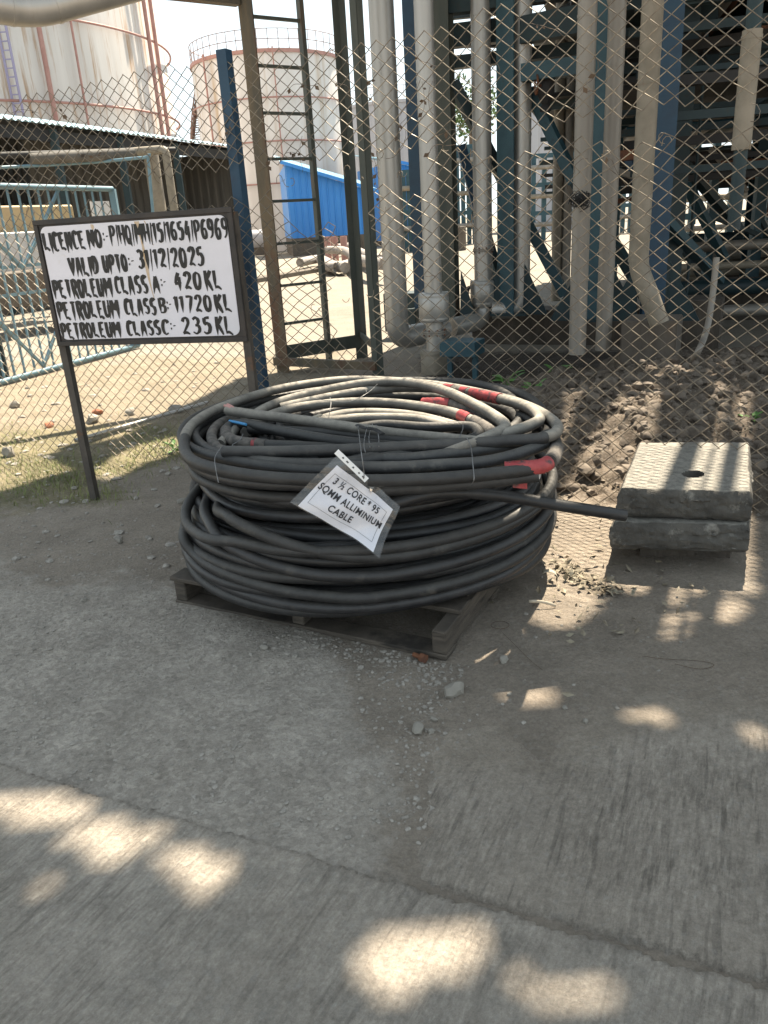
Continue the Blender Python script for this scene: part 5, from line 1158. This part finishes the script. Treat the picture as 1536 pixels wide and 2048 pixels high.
bt = at(845,1322); mb = MB(); mb.tube([bt+Vector((-.03,.03,.012)), bt+Vector((0,0,.014))], .009, 8); mb.lathe(bt+Vector((.003,-.003,.014)), [(0,-.011),(.017,-.011),(.017,.011),(0,.011)], 6, ax=(1,-1,0)); tag(mb.build('rusty_bolt', M['rust'], None), 'rusty bolt lying at the front corner of the pallet', 'bolt')
def scatter(n, fn, rmin, rmax, power=2.5):
    mb = MB(); k = 0
    while k < n:
        x, y = fn(); 
        r = rmin+(rmax-rmin)*g.random()**power; rock_mb(mb, (x, y, gheight(x, y)+r*.12), r, g, .5); k += 1
    return mb
def in_rough():
    while True:
        x, y = g.uniform(-2.6,.15), g.uniform(1.6,4.3); d = y-JO(x)
        if d > .02 and y < 2.95-.45*(x+.6)+1.2*g.random()**2 and not (0 < (Vector((x,y,0))-PL).dot(e1) < PW and 0 < (Vector((x,y,0))-PL).dot(n1) < PDp): return x, y
tag(scatter(6500, in_rough, .0018, .0105, 4).build('gravel', M['gravel'], None, smooth=35), 'loose grey gravel over the broken concrete at left', 'gravel', kind='stuff')
def by_pallet():
    t = g.random(); o = PL+e1*(PW*(.45+.62*t))-n1*(abs(g.gauss(.07,.07))); return o.x, o.y
tag(scatter(420, by_pallet, .003, .013, 3).build('gravel', M['gravel'], None, smooth=35), 'grit swept up along the front edge of the pallet', 'gravel', kind='stuff')
def seam():
    t = g.random(); return .02+.12*t+g.gauss(0,.07), 1.55+.75*t+g.gauss(0,.05)
tag(scatter(260, seam, .0025, .010, 3).build('gravel', M['gravel'], None, smooth=35), 'grit along the left edge of the broom-finished slab', 'gravel', kind='stuff')
def rightdirt(): return g.uniform(.3,2.0), g.uniform(2.0,3.6)
tag(scatter(260, rightdirt, .0025, .010, 4).build('gravel', M['gravel'], None, smooth=35), 'scattered grit on the dirt right of the pallet', 'gravel', kind='stuff')
def leftdirt(): return g.uniform(-3.2,-.8), g.uniform(3.3,6.2)
tag(scatter(600, leftdirt, .004, .03, 3.2).build('gravel', M['gravel'], None, smooth=35), 'stones strewn over the dirt around the sign post', 'gravel', kind='stuff')
def farside(): return g.uniform(-4.5,-.6), g.uniform(5.6,9.5)
tag(scatter(350, farside, .006, .04, 3.2).build('gravel', M['gravel'], None, smooth=35), 'rubble on the sunlit dirt beyond the fence', 'gravel', kind='stuff')
mb = MB(); k = 0
while k < 4200:
    x, y = g.uniform(.7,3.6), g.uniform(3.9,6.9)
    i_ = np.clip(np.searchsorted(gx, x), 0, len(gx)-1); j_ = np.clip(np.searchsorted(gy, y), 0, len(gy)-1)
    if m_mud[j_, i_] < .35 or (x < 1.65 and y < 3.95): continue
    r = .006+.048*g.random()**4; rock_mb(mb, (x, y, gheight(x, y)+r*.1), r, g, .8); k += 1
tag(mb.build('mud_clods', M['clod'], None, smooth=35), 'dug-up brown mud clods heaped behind the fence', 'mud', kind='stuff')
# grass tufts
mb = MB(); k = 0
while k < 2600:
    cxp, cyp = g.choice(((40,930),(110,960),(60,985),(150,940),(250,930),(330,900),(200,985),(300,870),(20,880),(345,900)))
    p = at(cxp+g.gauss(0,45), cyp+g.gauss(0,14)); 
    if p.x > -1.0: continue
    z = gheight(p.x, p.y); h = g.uniform(.012,.05); a = g.uniform(0,6.3); d = Vector((math.cos(a), math.sin(a), 0)); w_ = Vector((-d.y, d.x, 0))*.0022
    b = Vector((p.x, p.y, z)); mb.add([b-w_, b+w_, b+w_*.7+d*h*.35+Z1*h*.7, b-w_*.7+d*h*.35+Z1*h*.7, b+d*h*.9+Z1*h], [(0,1,2,3),(3,2,4)]); k += 1
tag(mb.build('grass', M['grass'], None), 'thin dry grass at the foot of the fence on the left', 'grass', kind='stuff')
# broad-leaved weeds behind the coil
def weed(px_, py_, z, n, sc, label, off=(0,0,0)):
    p = at(px_, py_, z)+Vector(off); t = thing('green_weed', p, label, 'plant', 'weeds behind the coil'); mb = MB(); st_ = MB()
    for k in range(n):
        a = k*2.4+g.uniform(-.3,.3); el = g.uniform(.2,.9); d = Vector((math.cos(a)*math.cos(el), math.sin(a)*math.cos(el), math.sin(el))); L_ = sc*g.uniform(.7,1.2); b0 = p+Z1*sc*.6*g.random()
        tip = b0+d*L_*1.6; st_.tube([p-Z1*.05, b0, b0+d*L_*.6], .0022, 5); wv = d.cross(Z1).normalized(); nn = wv.cross(d); m0 = b0+d*L_*.6; vs = []
        for i in range(6):
            u = i/5; wd = L_*.26*math.sin(math.pi*min(.98, .08+u*.92)); c = m0.lerp(tip, u)-Z1*(u*u*L_*.25); vs += [c-wv*wd+nn*.004, c-nn*.004, c+wv*wd+nn*.004]
        mb.add(vs, [(3*i+j, 3*i+j+1, 3*i+j+4, 3*i+j+3) for i in range(5) for j in range(2)])
    st_.build('stem', M['leaf'], t); mb.build('leaf', M['leaf'], t, smooth=60)
weed(1015,775,.16,9,.11,'broad-leaved green weed nearest the coil behind the fence'); weed(1068,790,.12,8,.10,'small green weed right of the larger one behind the fence'); weed(1118,755,.05,6,.11,'dim green weed in the shaded pit')
weed(1500,850,.15,8,.06,'low weed at the right edge beside the slabs'); weed(352,905,.0,9,.06,'small weed at the fence foot left of the coil')
# dried leaf heap, peel strip, wire bits
mb = MB()
for k in range(230):
    cx_, cy_ = g.choice(((1150,1150),(1165,1165),(1195,1175),(1215,1185),(1130,1140))); sp_ = 1 if k < 130 else 9; p = at(cx_+g.gauss(0,14)*sp_, cy_+g.gauss(0,9)*sp_*.8); c = Vector((p.x, p.y, gheight(p.x,p.y)+g.uniform(.004,.035)))
    a = Vector((g.gauss(0,1), g.gauss(0,1), g.gauss(0,.5))).normalized(); b = a.cross(Vector((g.gauss(0,.5), g.gauss(0,.5), 1))).normalized(); L_ = g.uniform(.010,.028); nn = a.cross(b)
    mb.add([c-a*L_, c-b*L_*.5+nn*.005, c, c+b*L_*.5+nn*.005, c+a*L_+nn*.006], [(0,1,2),(0,2,3),(2,1,4),(2,4,3)])
tag(mb.build('leaf_litter', M['dry'], None), 'small heap of dried curled leaves in the sun right of the pallet', 'leaves', kind='stuff')
def ribbon(name, P, w_, m, label, cat):
    mb = MB(); L_ = []; R_ = []
    for p, d in P: L_.append(Vector(p)-Vector(d)*w_/2); R_.append(Vector(p)+Vector(d)*w_/2)
    n = len(P); mb.add(L_+R_, [(i, i+1, n+i+1, n+i) for i in range(n-1)]); o = mb.build(name, M[m], None, smooth=60); s = o.modifiers.new('t','SOLIDIFY'); s.thickness = .002; tag(o, label, cat)
c = at(1100,1155,.03); ribbon('curled_strip', [(c+Vector((.03*math.cos(t), .018*math.sin(t)*0+.012*t, .022*math.sin(t))), (.1,1,0)) for t in np.linspace(-.6,2.6,10)], .028, 'strap', 'curled pale peel strip lying beside the pallet', 'strip')
a, b = at(1058,1203,.03), at(1112,1212,.006); ribbon('flat_strip', [(a.lerp(b, i/6)+Z1*.008*math.sin(i/2), (0,.25,1)) for i in range(7)], .012, 'strap', 'thin pale strip leaning on the ground by the coil shadow', 'strip')
mb = MB(); mb.tube(crom([at(x,y,.004) for x,y in ((1285,1312),(1330,1318),(1400,1322),(1428,1330),(1400,1338),(1350,1328))], 6), .0009, 5); tag(mb.build('wire_scrap', M['vine'], None), 'loop of thin wire lying on the dark dirt at right', 'wire')
mb = MB(); mb.tube(crom([at(x,y,.005) for x,y in ((1005,1265),(1030,1290),(1060,1320),(1085,1340))], 6), .0008, 5); tag(mb.build('wire_scrap', M['vine'], None), 'short straight wire scrap right of the pallet corner', 'wire')
mb = MB(); c = at(1000,1250,.006); mb.tube([c+Vector((.035*math.cos(t), .03*math.sin(t), 0)) for t in np.linspace(0,6.283,24)], .0013, 5); tag(mb.build('wire_ring', M['vine'], None), 'rusty wire ring flat on the dirt beside the pallet', 'wire')
